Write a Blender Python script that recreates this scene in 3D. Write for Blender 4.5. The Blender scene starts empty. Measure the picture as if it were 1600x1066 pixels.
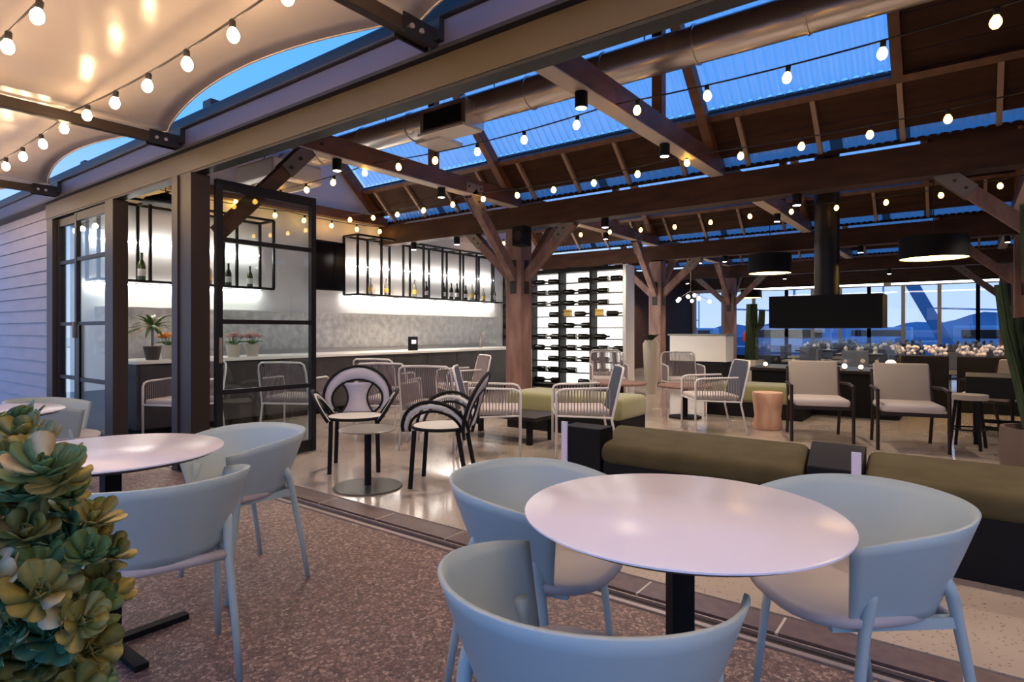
import bpy, bmesh, math, random
from mathutils import Vector, Matrix
R = math.radians
PI = math.pi
rnd = random.Random(7)
scene = bpy.context.scene
COL = scene.collection

# ------------------------------------------------------------------ camera
cam_data = bpy.data.cameras.new('camera')
cam = bpy.data.objects.new('camera', cam_data)
COL.objects.link(cam)
cam.location = (0, 0, 1.2)
cam.rotation_euler = (R(90), 0, R(37))
cam_data.sensor_width = 36
cam_data.lens = 940 / 1600 * 36
cam_data.shift_y = -(517 - 533) / 1600 * -1
cam_data.clip_start = 0.05
cam_data.clip_end = 500
scene.camera = cam

# ------------------------------------------------------------------ world
world = bpy.data.worlds.new('dusk')
scene.world = world
world.use_nodes = True
wn = world.node_tree
wn.nodes.clear()
w_out = wn.nodes.new('ShaderNodeOutputWorld')
w_bg = wn.nodes.new('ShaderNodeBackground')
w_tc = wn.nodes.new('ShaderNodeTexCoord')
w_sep = wn.nodes.new('ShaderNodeSeparateXYZ')
w_ramp = wn.nodes.new('ShaderNodeValToRGB')
wn.links.new(w_tc.outputs['Generated'], w_sep.inputs[0])
wn.links.new(w_sep.outputs['Z'], w_ramp.inputs[0])
wn.links.new(w_ramp.outputs[0], w_bg.inputs[0])
wn.links.new(w_bg.outputs[0], w_out.inputs[0])
er = w_ramp.color_ramp
er.elements[0].position = 0.0
er.elements[0].color = (0.50, 0.58, 0.80, 1)
er.elements[1].position = 1.0
er.elements[1].color = (0.035, 0.17, 0.62, 1)
for p_, c_ in ((0.1, (0.42, 0.56, 0.86, 1)), (0.28, (0.12, 0.37, 0.9, 1)), (0.5, (0.07, 0.31, 0.88, 1))):
    e_ = er.elements.new(p_)
    e_.color = c_
w_bg.inputs[1].default_value = 1.08

scene.view_settings.view_transform = 'Standard'
scene.view_settings.look = 'None'
scene.view_settings.gamma = 1
scene.view_settings.use_curve_mapping = False
scene.view_settings.exposure = 0.5

# ------------------------------------------------------------------ materials
def mat(name, col, rough=0.5, metal=0.0, emit=None, es=0.0, coat=0.0, spec=0.5, noise=None, bump=None, trans=0.0, sheen=0.0):
    m = bpy.data.materials.new(name)
    m.use_nodes = True
    nt = m.node_tree
    b = nt.nodes['Principled BSDF']
    b.inputs['Base Color'].default_value = (*col, 1)
    b.inputs['Roughness'].default_value = rough
    b.inputs['Metallic'].default_value = metal
    b.inputs['Coat Weight'].default_value = coat
    b.inputs['Specular IOR Level'].default_value = spec
    b.inputs['Transmission Weight'].default_value = trans
    b.inputs['Sheen Weight'].default_value = sheen
    if emit:
        b.inputs['Emission Color'].default_value = (*emit, 1)
        b.inputs['Emission Strength'].default_value = es
    if noise or bump:
        tc = nt.nodes.new('ShaderNodeTexCoord')
    if noise:                       # (scale xyz, amount, second colour)
        sc, c2, det = noise
        mp = nt.nodes.new('ShaderNodeMapping')
        mp.inputs['Scale'].default_value = sc
        nz = nt.nodes.new('ShaderNodeTexNoise')
        nz.inputs['Scale'].default_value = 1
        nz.inputs['Detail'].default_value = det
        rp = nt.nodes.new('ShaderNodeValToRGB')
        rp.color_ramp.elements[0].position = 0.35
        rp.color_ramp.elements[0].color = (*col, 1)
        rp.color_ramp.elements[1].position = 0.65
        rp.color_ramp.elements[1].color = (*c2, 1)
        nt.links.new(tc.outputs['Object'], mp.inputs[0])
        nt.links.new(mp.outputs[0], nz.inputs[0])
        nt.links.new(nz.outputs[0], rp.inputs[0])
        nt.links.new(rp.outputs[0], b.inputs['Base Color'])
    if bump:
        sc, st = bump
        nz = nt.nodes.new('ShaderNodeTexNoise')
        nz.inputs['Scale'].default_value = sc
        bp = nt.nodes.new('ShaderNodeBump')
        bp.inputs['Strength'].default_value = st
        bp.inputs['Distance'].default_value = 0.01
        nt.links.new(tc.outputs['Object'], nz.inputs[0])
        nt.links.new(nz.outputs[0], bp.inputs['Height'])
        nt.links.new(bp.outputs[0], b.inputs['Normal'])
    return m

M = {}
M['beam_dark'] = mat('long beam timber', (0.035, 0.013, 0.007), 0.55, noise=((2, 9, 9), (0.065, 0.025, 0.012), 6), bump=(30, 0.3), spec=0.25)
M['wood'] = mat('dark timber', (0.085, 0.032, 0.014), 0.5, noise=((9, 3, 9), (0.15, 0.06, 0.027), 6), bump=(30, 0.3))
M['wood_red'] = mat('reddish timber', (0.13, 0.045, 0.02), 0.5, noise=((2, 12, 12), (0.2, 0.08, 0.035), 6))
M['post_wood'] = mat('rough post timber', (0.17, 0.09, 0.07), 0.75, noise=((9, 9, 2), (0.27, 0.155, 0.125), 8), bump=(25, 0.6))
M['board'] = mat('ceiling board', (0.034, 0.014, 0.007), 0.7, noise=((2, 14, 14), (0.055, 0.024, 0.011), 5), spec=0.2)
M['batten'] = mat('batten timber', (0.3, 0.2, 0.14), 0.6)
M['edge'] = mat('pale trim', (0.5, 0.42, 0.36), 0.5)
M['plate'] = mat('bracket plate', (0.18, 0.15, 0.13), 0.5, 0.2)
M['bolt'] = mat('bolt', (0.04, 0.035, 0.03), 0.4, 0.6)
M['steel'] = mat('dark steel', (0.014, 0.012, 0.014), 0.45, spec=0.3)
M['frame_steel'] = mat('steel post paint', (0.034, 0.022, 0.018), 0.45, spec=0.35)
M['header'] = mat('header paint', (0.048, 0.029, 0.011), 0.45, 0.1)
M['fascia'] = mat('fascia sheet', (0.095, 0.08, 0.12), 0.5, 0.1)
M['black'] = mat('matt black', (0.006, 0.005, 0.006), 0.6, spec=0.2)
M['gloss_black'] = mat('screen black', (0.006, 0.006, 0.008), 0.15)
M['siding'] = mat('painted siding', (0.44, 0.40, 0.47), 0.6, noise=((2, 2, 10), (0.5, 0.45, 0.52), 4))
M['plaster'] = mat('white plaster', (0.62, 0.57, 0.6), 0.8)
M['wallwhite'] = mat('white wall', (0.78, 0.77, 0.75), 0.6)
M['marble'] = mat('grey stone splashback', (0.56, 0.57, 0.56), 0.3, noise=((9, 9, 9), (0.85, 0.85, 0.83), 9))
M['counter_top'] = mat('pale counter edge', (0.8, 0.79, 0.77), 0.3)
M['bar_front'] = mat('charcoal bar panel', (0.035, 0.033, 0.036), 0.4, noise=((4, 4, 4), (0.055, 0.05, 0.055), 4))
M['rod'] = mat('black rod', (0.02, 0.018, 0.018), 0.4, 0.5)
M['chair_blue'] = mat('pale blue grey shell', (0.40, 0.50, 0.52), 0.42)
M['seat_pink'] = mat('pale seat', (0.47, 0.43, 0.45), 0.5)
M['table_white'] = mat('white laminate', (0.86, 0.84, 0.95), 0.25)
M['table_edge'] = mat('dark board edge', (0.03, 0.025, 0.03), 0.5)
M['lav'] = mat('lavender mesh', (0.45, 0.43, 0.52), 0.7)
M['cord_white'] = mat('pale cord', (0.62, 0.6, 0.58), 0.6)
M['wire_white'] = mat('white metal tube', (0.66, 0.63, 0.62), 0.35, 0.1)
M['rope'] = mat('taupe rope', (0.24, 0.2, 0.21), 0.8)
M['rope_dark'] = mat('slate rope', (0.09, 0.105, 0.15), 0.8)
M['cushion'] = mat('taupe cushion', (0.34, 0.29, 0.25), 0.85, bump=(200, 0.2))
M['cushion_pale'] = mat('pale cushion', (0.48, 0.42, 0.40), 0.85)
M['velvet'] = mat('olive velvet', (0.06, 0.048, 0.02), 0.85, spec=0.25, noise=((5, 5, 5), (0.078, 0.062, 0.028), 4))
M['velvet_light'] = mat('light olive velvet', (0.24, 0.23, 0.10), 0.8, sheen=0.3)
M['darkwood'] = mat('espresso wood', (0.02, 0.012, 0.01), 0.4, spec=0.3)
M['lilac'] = mat('pale lilac panel', (0.68, 0.64, 0.84), 0.4)
M['greytop'] = mat('grey green top', (0.22, 0.21, 0.17), 0.3)
M['disc'] = mat('brushed disc', (0.1, 0.095, 0.085), 0.35, 0.4)
M['duct'] = mat('galvanised duct', (0.62, 0.58, 0.56), 0.28, 0.85, bump=(12, 0.15))
M['white_metal'] = mat('white metal', (0.7, 0.68, 0.68), 0.4)
M['track'] = mat('steel track', (0.5, 0.4, 0.34), 0.35, 0.6)
M['track_dark'] = mat('track groove', (0.05, 0.035, 0.035), 0.4, 0.4)
M['tile'] = mat('threshold tile', (0.13, 0.085, 0.085), 0.35, noise=((20, 20, 20), (0.17, 0.12, 0.11), 5))
M['joint'] = mat('pale joint', (0.55, 0.5, 0.46), 0.6)
M['bulb'] = mat('warm bulb', (1, 0.8, 0.5), 0.3, emit=(1.0, 0.66, 0.34), es=62)
M['bulb_in'] = mat('warm bulb inside', (1, 0.8, 0.5), 0.3, emit=(1.0, 0.5, 0.075), es=13)
M['cable'] = mat('black cable', (0.02, 0.016, 0.014), 0.6)
M['led'] = mat('led strip', (1, 1, 1), 0.3, emit=(1.0, 0.95, 0.88), es=34)
M['led_far'] = mat('led far', (1, 1, 1), 0.3, emit=(1.0, 0.9, 0.78), es=9)
M['lit_panel'] = mat('backlit panel', (1, 1, 1), 0.5, emit=(1.0, 0.96, 0.88), es=1.5)
M['glowdisc'] = mat('lamp diffuser', (1, 0.9, 0.6), 0.4, emit=(1.0, 0.74, 0.34), es=2.6)
M['candle'] = mat('flame', (1, 0.7, 0.4), 0.4, emit=(1.0, 0.62, 0.3), es=5)
M['copper'] = mat('stump wood', (0.55, 0.3, 0.19), 0.5, noise=((12, 12, 2), (0.62, 0.38, 0.26), 4))
M['pot_dark'] = mat('dark pot', (0.04, 0.03, 0.025), 0.5)
M['pot_brown'] = mat('brown pot', (0.1, 0.065, 0.05), 0.6)
M['pot_grey'] = mat('grey pot', (0.5, 0.45, 0.38), 0.6)
M['cactus'] = mat('cactus skin', (0.018, 0.034, 0.012), 0.6, noise=((20, 20, 8), (0.04, 0.06, 0.02), 4), spec=0.25)
M['leafA'] = mat('green leaf', (0.07, 0.14, 0.045), 0.42, noise=((20, 20, 20), (0.14, 0.22, 0.08), 3))
M['leafB'] = mat('teal leaf', (0.045, 0.14, 0.065), 0.42, noise=((20, 20, 20), (0.10, 0.22, 0.12), 3))
M['leafC'] = mat('olive leaf', (0.16, 0.16, 0.035), 0.42, noise=((20, 20, 20), (0.32, 0.28, 0.09), 3))
M['leafD'] = mat('pale leaf', (0.5, 0.48, 0.25), 0.42, noise=((20, 20, 20), (0.62, 0.48, 0.3), 3))
M['stem'] = mat('grey stem', (0.2, 0.17, 0.16), 0.7, noise=((30, 30, 30), (0.3, 0.27, 0.28), 4))
M['plant'] = mat('houseplant leaf', (0.1, 0.2, 0.05), 0.5)
M['orange'] = mat('orange petals', (0.8, 0.25, 0.03), 0.5)
M['pinkflower'] = mat('pale pink petals', (0.6, 0.36, 0.34), 0.6)
M['whiteflower'] = mat('white petals', (0.75, 0.7, 0.78), 0.7)
M['bottle_dark'] = mat('dark bottle glass', (0.012, 0.014, 0.01), 0.12, coat=0.5)
M['bottle_green'] = mat('green bottle glass', (0.06, 0.09, 0.015), 0.12, coat=0.5)
M['bottle_pale'] = mat('clear bottle glass', (0.5, 0.5, 0.45), 0.1, trans=0.6)
M['label_gold'] = mat('gold card', (0.75, 0.5, 0.1), 0.5)
M['red'] = mat('red paint', (0.6, 0.05, 0.03), 0.4)
M['water'] = mat('harbour water', (0.02, 0.09, 0.22), 0.12, bump=(1.5, 0.6))
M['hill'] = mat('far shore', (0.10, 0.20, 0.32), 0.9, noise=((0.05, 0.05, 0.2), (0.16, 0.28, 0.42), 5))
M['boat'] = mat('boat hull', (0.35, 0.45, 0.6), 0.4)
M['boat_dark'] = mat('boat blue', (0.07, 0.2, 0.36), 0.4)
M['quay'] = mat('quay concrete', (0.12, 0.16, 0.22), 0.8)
M['cloth'] = mat('white napkin', (0.75, 0.73, 0.75), 0.8)
M['roof_out'] = mat('roof sheet', (0.55, 0.56, 0.58), 0.4, 0.4)
M['bamboo'] = mat('pale window frame', (0.52, 0.40, 0.28), 0.5)

def special(name, build):
    m = bpy.data.materials.new(name)
    m.use_nodes = True
    nt = m.node_tree
    nt.nodes.clear()
    o = nt.nodes.new('ShaderNodeOutputMaterial')
    s = build(nt)
    nt.links.new(s, o.inputs[0])
    return m

def schlick(nt, mul=1.0):
    ge = nt.nodes.new('ShaderNodeNewGeometry')
    dt = nt.nodes.new('ShaderNodeVectorMath')
    dt.operation = 'DOT_PRODUCT'
    nt.links.new(ge.outputs['Normal'], dt.inputs[0])
    nt.links.new(ge.outputs['Incoming'], dt.inputs[1])
    prev = dt.outputs['Value']
    for op, v in (('ABSOLUTE', 0), ('SUBTRACT', None), ('POWER', 5.0), ('MULTIPLY', .96 * mul), ('ADD', .04 * mul)):
        m_ = nt.nodes.new('ShaderNodeMath')
        m_.operation = op
        if op == 'SUBTRACT':
            m_.inputs[0].default_value = 1.0
            nt.links.new(prev, m_.inputs[1])
        else:
            nt.links.new(prev, m_.inputs[0])
            if op != 'ABSOLUTE':
                m_.inputs[1].default_value = v
        m_.use_clamp = op in ('SUBTRACT', 'ADD')
        prev = m_.outputs[0]
    return prev
def _glass(tint, refl=1.0):
    def f(nt):
        t = nt.nodes.new('ShaderNodeBsdfTransparent')
        t.inputs[0].default_value = (*tint, 1)
        g = nt.nodes.new('ShaderNodeBsdfGlossy')
        g.inputs['Roughness'].default_value = 0.01
        mx = nt.nodes.new('ShaderNodeMixShader')
        nt.links.new(schlick(nt, refl), mx.inputs[0])
        nt.links.new(t.outputs[0], mx.inputs[1])
        nt.links.new(g.outputs[0], mx.inputs[2])
        return mx.outputs[0]
    return f
M['glass'] = special('door glass', _glass((0.88, 0.94, 0.94), 1.1))
M['glass_far'] = special('window glass', _glass((0.9, 0.95, 0.97), 0.8))

def _poly(nt):
    t = nt.nodes.new('ShaderNodeBsdfTransparent')
    t.inputs[0].default_value = (0.86, 0.95, 1.0, 1)
    tl = nt.nodes.new('ShaderNodeBsdfTranslucent')
    tl.inputs[0].default_value = (0.8, 0.88, 0.95, 1)
    g = nt.nodes.new('ShaderNodeBsdfGlossy')
    g.inputs['Roughness'].default_value = 0.25
    m1 = nt.nodes.new('ShaderNodeMixShader')
    m1.inputs[0].default_value = 0.5
    m2 = nt.nodes.new('ShaderNodeMixShader')
    nt.links.new(t.outputs[0], m1.inputs[1])
    nt.links.new(tl.outputs[0], m1.inputs[2])
    nt.links.new(schlick(nt, 3.0), m2.inputs[0])
    nt.links.new(m1.outputs[0], m2.inputs[1])
    nt.links.new(g.outputs[0], m2.inputs[2])
    return m2.outputs[0]
M['poly'] = special('corrugated polycarbonate', _poly)

def _fabric(nt):
    d = nt.nodes.new('ShaderNodeBsdfPrincipled')
    d.inputs['Base Color'].default_value = (0.62, 0.54, 0.49, 1)
    d.inputs['Roughness'].default_value = 0.24
    d.inputs['Specular IOR Level'].default_value = 0.35
    nz = nt.nodes.new('ShaderNodeTexNoise')
    nz.inputs['Scale'].default_value = 2.2
    tc = nt.nodes.new('ShaderNodeTexCoord')
    bp = nt.nodes.new('ShaderNodeBump')
    bp.inputs['Strength'].default_value = 0.35
    bp.inputs['Distance'].default_value = 0.05
    nt.links.new(tc.outputs['Object'], nz.inputs[0])
    nt.links.new(nz.outputs[0], bp.inputs['Height'])
    nt.links.new(bp.outputs[0], d.inputs['Normal'])
    tl = nt.nodes.new('ShaderNodeBsdfTranslucent')
    tl.inputs[0].default_value = (0.6, 0.58, 0.6, 1)
    mx = nt.nodes.new('ShaderNodeMixShader')
    mx.inputs[0].default_value = 0.12
    nt.links.new(d.outputs[0], mx.inputs[1])
    nt.links.new(tl.outputs[0], mx.inputs[2])
    return mx.outputs[0]
M['fabric'] = special('pvc membrane', _fabric)

def _aggregate(cols, scale, rough, bumpst, seed=0.0):
    def f(nt):
        tc = nt.nodes.new('ShaderNodeTexCoord')
        v = nt.nodes.new('ShaderNodeTexVoronoi')
        v.inputs['Scale'].default_value = scale
        v2 = nt.nodes.new('ShaderNodeTexVoronoi')
        v2.inputs['Scale'].default_value = scale * 1.0
        v2.feature = 'DISTANCE_TO_EDGE'
        nt.links.new(tc.outputs['Object'], v.inputs['Vector'])
        nt.links.new(tc.outputs['Object'], v2.inputs['Vector'])
        sep = nt.nodes.new('ShaderNodeSeparateColor')
        nt.links.new(v.outputs['Color'], sep.inputs[0])
        rp = nt.nodes.new('ShaderNodeValToRGB')
        n = len(cols)
        rp.color_ramp.interpolation = 'CONSTANT'
        rp.color_ramp.elements[0].color = (*cols[0], 1)
        rp.color_ramp.elements[1].position = (n - 1) / n
        rp.color_ramp.elements[1].color = (*cols[-1], 1)
        for i in range(1, n - 1):
            e = rp.color_ramp.elements.new(i / n)
            e.color = (*cols[i], 1)
        nt.links.new(sep.outputs[0], rp.inputs[0])
        er2 = nt.nodes.new('ShaderNodeValToRGB')
        er2.color_ramp.elements[0].position = 0.0
        er2.color_ramp.elements[0].color = (0.35, 0.3, 0.3, 1)
        er2.color_ramp.elements[1].position = 0.12
        nt.links.new(v2.outputs['Distance'], er2.inputs[0])
        mx = nt.nodes.new('ShaderNodeMixRGB')
        mx.blend_type = 'MULTIPLY'
        mx.inputs[0].default_value = 1
        nt.links.new(rp.outputs[0], mx.inputs[1])
        nt.links.new(er2.outputs[0], mx.inputs[2])
        b = nt.nodes.new('ShaderNodeBsdfPrincipled')
        b.inputs['Roughness'].default_value = rough
        nt.links.new(mx.outputs[0], b.inputs['Base Color'])
        bp = nt.nodes.new('ShaderNodeBump')
        bp.inputs['Strength'].default_value = bumpst
        bp.inputs['Distance'].default_value = 0.004
        nt.links.new(v2.outputs['Distance'], bp.inputs['Height'])
        nt.links.new(bp.outputs[0], b.inputs['Normal'])
        return b.outputs[0]
    return f
M['aggregate'] = special('exposed aggregate', _aggregate([(0.20, 0.115, 0.10), (0.30, 0.18, 0.15), (0.14, 0.085, 0.08), (0.24, 0.15, 0.11), (0.44, 0.31, 0.25), (0.17, 0.10, 0.09), (0.33, 0.22, 0.19)], 70, 0.45, 0.9))

def _terrazzo(nt):
    tc = nt.nodes.new('ShaderNodeTexCoord')
    nz = nt.nodes.new('ShaderNodeTexNoise')
    nz.inputs['Scale'].default_value = 1.3
    nz.inputs['Detail'].default_value = 8
    rp = nt.nodes.new('ShaderNodeValToRGB')
    rp.color_ramp.elements[0].position = 0.3
    rp.color_ramp.elements[0].color = (0.40, 0.325, 0.275, 1)
    rp.color_ramp.elements[1].position = 0.7
    rp.color_ramp.elements[1].color = (0.56, 0.48, 0.42, 1)
    nt.links.new(tc.outputs['Object'], nz.inputs[0])
    nt.links.new(nz.outputs[0], rp.inputs[0])
    v = nt.nodes.new('ShaderNodeTexVoronoi')
    v.inputs['Scale'].default_value = 42
    nt.links.new(tc.outputs['Object'], v.inputs['Vector'])
    sp = nt.nodes.new('ShaderNodeValToRGB')
    sp.color_ramp.elements[0].position = 0.16
    sp.color_ramp.elements[0].color = (0.45, 0.4, 0.38, 1)
    sp.color_ramp.elements[1].position = 0.24
    nt.links.new(v.outputs['Distance'], sp.inputs[0])
    mx = nt.nodes.new('ShaderNodeMixRGB')
    mx.blend_type = 'MULTIPLY'
    mx.inputs[0].default_value = 0.75
    nt.links.new(rp.outputs[0], mx.inputs[1])
    nt.links.new(sp.outputs[0], mx.inputs[2])
    b = nt.nodes.new('ShaderNodeBsdfPrincipled')
    b.inputs['Roughness'].default_value = 0.13
    b.inputs['Specular IOR Level'].default_value = 0.8
    b.inputs['Coat Weight'].default_value = 0.3
    b.inputs['Coat Roughness'].default_value = 0.08
    nt.links.new(mx.outputs[0], b.inputs['Base Color'])
    return b.outputs[0]
M['terrazzo'] = special('polished speckled concrete', _terrazzo)

# ------------------------------------------------------------------ mesh helper
class MB:
    def __init__(s):
        s.v = []
        s.f = []
    def add(s, vs, fs):
        o = len(s.v)
        s.v += [tuple(v) for v in vs]
        s.f += [tuple(i + o for i in f) for f in fs]
        return s
    def box(s, x0, y0, z0, x1, y1, z1):
        return s.add([(x0, y0, z0), (x1, y0, z0), (x1, y1, z0), (x0, y1, z0), (x0, y0, z1), (x1, y0, z1), (x1, y1, z1), (x0, y1, z1)],
                     [(0, 3, 2, 1), (4, 5, 6, 7), (0, 1, 5, 4), (1, 2, 6, 5), (2, 3, 7, 6), (3, 0, 4, 7)])
    def bbox(s, x0, y0, z0, x1, y1, z1, b=0.01, seg=3):      # box with rounded edges
        bm = bmesh.new()
        bmesh.ops.create_cube(bm, size=1)
        for v in bm.verts:
            v.co = Vector((x0 + (v.co.x + .5) * (x1 - x0), y0 + (v.co.y + .5) * (y1 - y0), z0 + (v.co.z + .5) * (z1 - z0)))
        bmesh.ops.bevel(bm, geom=bm.edges[:], offset=b, segments=seg, profile=0.5, affect='EDGES')
        bm.verts.index_update()
        s.add([v.co[:] for v in bm.verts], [[v.index for v in f.verts] for f in bm.faces])
        bm.free()
        return s
    def bar(s, p0, p1, w, h, up=(0, 0, 1)):                   # rectangular bar; w across, h along up
        p0, p1, up = Vector(p0), Vector(p1), Vector(up)
        d = (p1 - p0).normalized()
        x = d.cross(up).normalized()
        u = x.cross(d).normalized()
        vs = []
        for p in (p0, p1):
            for a, b in ((-1, -1), (1, -1), (1, 1), (-1, 1)):
                vs.append(p + x * a * w / 2 + u * b * h / 2)
        return s.add(vs, [(0, 3, 2, 1), (4, 5, 6, 7), (0, 1, 5, 4), (1, 2, 6, 5), (2, 3, 7, 6), (3, 0, 4, 7)][:] if True else [])
    def tube(s, pts, r, n=8, closed=False, r1=None):
        pts = [Vector(p) for p in pts]
        m = len(pts)
        rings = []
        prev = None
        for i, p in enumerate(pts):
            if closed:
                d = (pts[(i + 1) % m] - pts[i - 1]).normalized()
            else:
                d = (pts[min(i + 1, m - 1)] - pts[max(i - 1, 0)]).normalized()
            if prev is None:
                a = Vector((0, 0, 1)) if abs(d.z) < 0.9 else Vector((1, 0, 0))
                x = d.cross(a).normalized()
            else:
                x = (prev - d * prev.dot(d)).normalized()
            prev = x
            y = d.cross(x)
            rr = r if r1 is None else r + (r1 - r) * i / (m - 1)
            rings.append([p + (x * math.cos(2 * PI * k / n) + y * math.sin(2 * PI * k / n)) * rr for k in range(n)])
        vs = [v for g in rings for v in g]
        fs = []
        for i in range(m if closed else m - 1):
            j = (i + 1) % m
            for k in range(n):
                fs.append((i * n + k, i * n + (k + 1) % n, j * n + (k + 1) % n, j * n + k))
        if not closed:
            fs.append(tuple(range(n))[::-1])
            fs.append(tuple((m - 1) * n + k for k in range(n)))
        return s.add(vs, fs)
    def cyl(s, p0, p1, r, n=16, r1=None):
        return s.tube([p0, p1], r, n, r1=r1)
    def lathe(s, prof, n=24, c=(0, 0, 0), axis='z'):
        vs, fs = [], []
        for r, z in prof:
            for k in range(n):
                a = 2 * PI * k / n
                x, y = r * math.cos(a), r * math.sin(a)
                if axis == 'z':
                    vs.append((c[0] + x, c[1] + y, c[2] + z))
                elif axis == 'x':
                    vs.append((c[0] + z, c[1] + x, c[2] + y))
                else:
                    vs.append((c[0] + x, c[1] + z, c[2] + y))
        for i in range(len(prof) - 1):
            for k in range(n):
                fs.append((i * n + k, i * n + (k + 1) % n, (i + 1) * n + (k + 1) % n, (i + 1) * n + k))
        if prof[0][0] > 1e-6:
            fs.append(tuple(range(n))[::-1])
        if prof[-1][0] > 1e-6:
            fs.append(tuple((len(prof) - 1) * n + k for k in range(n)))
        return s.add(vs, fs)
    def ball(s, c, r, n=8, m=6, sz=1.0):
        prof = [(max(r * math.sin(PI * i / m), 1e-7), -r * sz * math.cos(PI * i / m)) for i in range(m + 1)]
        return s.lathe(prof, n, c)
    def grid(s, fn, nu, nv):
        vs = [fn(i / nu, j / nv) for j in range(nv + 1) for i in range(nu + 1)]
        fs = [(j * (nu + 1) + i, j * (nu + 1) + i + 1, (j + 1) * (nu + 1) + i + 1, (j + 1) * (nu + 1) + i) for j in range(nv) for i in range(nu)]
        return s.add(vs, fs)
    def build(s, name, m, parent=None, smooth=False, loc=None, solid=None, world=False):
        if world and parent is not None:
            L = parent.location
            s.v = [(a - L[0], b - L[1], c - L[2]) for a, b, c in s.v]
        me = bpy.data.meshes.new(name)
        me.from_pydata(s.v, [], s.f)
        me.update()
        if not solid:
            bm = bmesh.new()
            bm.from_mesh(me)
            bmesh.ops.recalc_face_normals(bm, faces=bm.faces[:])
            bm.to_mesh(me)
            bm.free()
        me.materials.append(M[m] if isinstance(m, str) else m)
        if smooth:
            me.shade_smooth()
            if smooth == 'auto':
                me.set_sharp_from_angle(angle=R(40))
        o = bpy.data.objects.new(name, me)
        COL.objects.link(o)
        if parent is not None:
            o.parent = parent
        if loc:
            o.location = loc
        if solid:
            md = o.modifiers.new('thickness', 'SOLIDIFY')
            md.thickness = solid
            md.offset = 0
        return o

def thing(name, label, cat, loc=(0, 0, 0), rot=0, group=None):
    o = bpy.data.objects.new(name, None)
    o.empty_display_size = 0.1
    COL.objects.link(o)
    o.location = loc
    o.rotation_euler = (0, 0, rot)
    o['label'] = label
    o['category'] = cat
    if group:
        o['group'] = group
    return o
def tag(o, label, cat, group=None, kind=None):
    o['label'] = label
    o['category'] = cat
    if group:
        o['group'] = group
    if kind:
        o['kind'] = kind
    return o
def struct(o, label):
    o['kind'] = 'structure'
    o['label'] = label
    o['category'] = {'w': 'wall', 'f': 'floor', 'c': 'ceiling', 'd': 'door', 't': 'trim', 'b': 'baseboard'}[o.name[0]] if not o.name.startswith('window') else 'window'
    return o
def sempty(name, label, loc=(0, 0, 0)):
    o = bpy.data.objects.new(name, None)
    COL.objects.link(o)
    o.location = loc
    return struct(o, label)
KIDS = {}
def copy_tree(o, parent=None):
    c = o.copy()
    COL.objects.link(c)
    c.parent = parent
    for ch in o.children:
        copy_tree(ch, c)
    return c
def place(proto, used, label, loc, rot, group=None, scale=None):
    o = proto if not used else copy_tree(proto)
    o.location = loc
    o.rotation_euler = (0, 0, rot)
    o['label'] = label
    if group:
        o['group'] = group
    if scale:
        o.scale = (scale, scale, scale)
    return o
def face(dx, dy):       # rotation that turns local +Y to (dx,dy)
    return math.atan2(-dx, dy)

# ================================================================== SETTING
FY = 2.49            # facade line
XL = -8.35           # bar wall
ROWS = [7.27, 12.35, 17.43, 22.6]
o = MB().box(-14, -4, -0.12, 6, 2.40, 0).build('floor', 'aggregate')
struct(o, 'brown exposed aggregate paving outside the folding doors')
o = MB().box(-9.2, 2.72, -0.12, 8, 23, 0).build('floor.001', 'terrazzo')
struct(o, 'polished speckled concrete floor inside the restaurant')
# track and tile strip at the threshold
t = sempty('trim_1', 'shiny steel door track with a strip of dark tiles along the threshold', (0, 0, 0))
MB().box(-9, 2.40, -0.12, 6, 2.72, -0.012).build('channel', 'track_dark', t)
for y0, y1, h in ((2.405, 2.432, 0.008), (2.50, 2.508, 0.002)):
    MB().box(-9, y0, -0.012, 6, y1, h).build('rail', 'track', t)
x = -9.0
k = 0
while x < 2.4:
    MB().box(x + 0.006, 2.54, -0.012, x + 0.594, 2.70, 0.0 + 0.0005 * (k % 3)).build('tile', 'tile', t)
    MB().box(x - 0.006, 2.54, -0.012, x + 0.006, 2.70, -0.001).build('joint', 'joint', t)
    x += 0.6
    k += 1

# left siding wall: boards are parts
w = sempty('wall_left', 'lap-board siding wall beside the glass doors, lit warm above and blue below')
MB().box(-14, 2.53, 0, -8.86, 2.62, 2.9).build('backing', 'siding', w)
z = 0.0
bd = None
while z < 2.70:
    b = MB()
    b.add([(-14, 2.50, z), (-8.86, 2.50, z), (-8.86, 2.53, z), (-14, 2.53, z), (-14, 2.518, z + 0.16), (-8.86, 2.518, z + 0.16), (-8.86, 2.53, z + 0.16), (-14, 2.53, z + 0.16)],
          [(0, 3, 2, 1), (4, 5, 6, 7), (0, 1, 5, 4), (1, 2, 6, 5), (2, 3, 7, 6), (3, 0, 4, 7)])
    b.build('board', 'siding', w)
    z += 0.163

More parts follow.
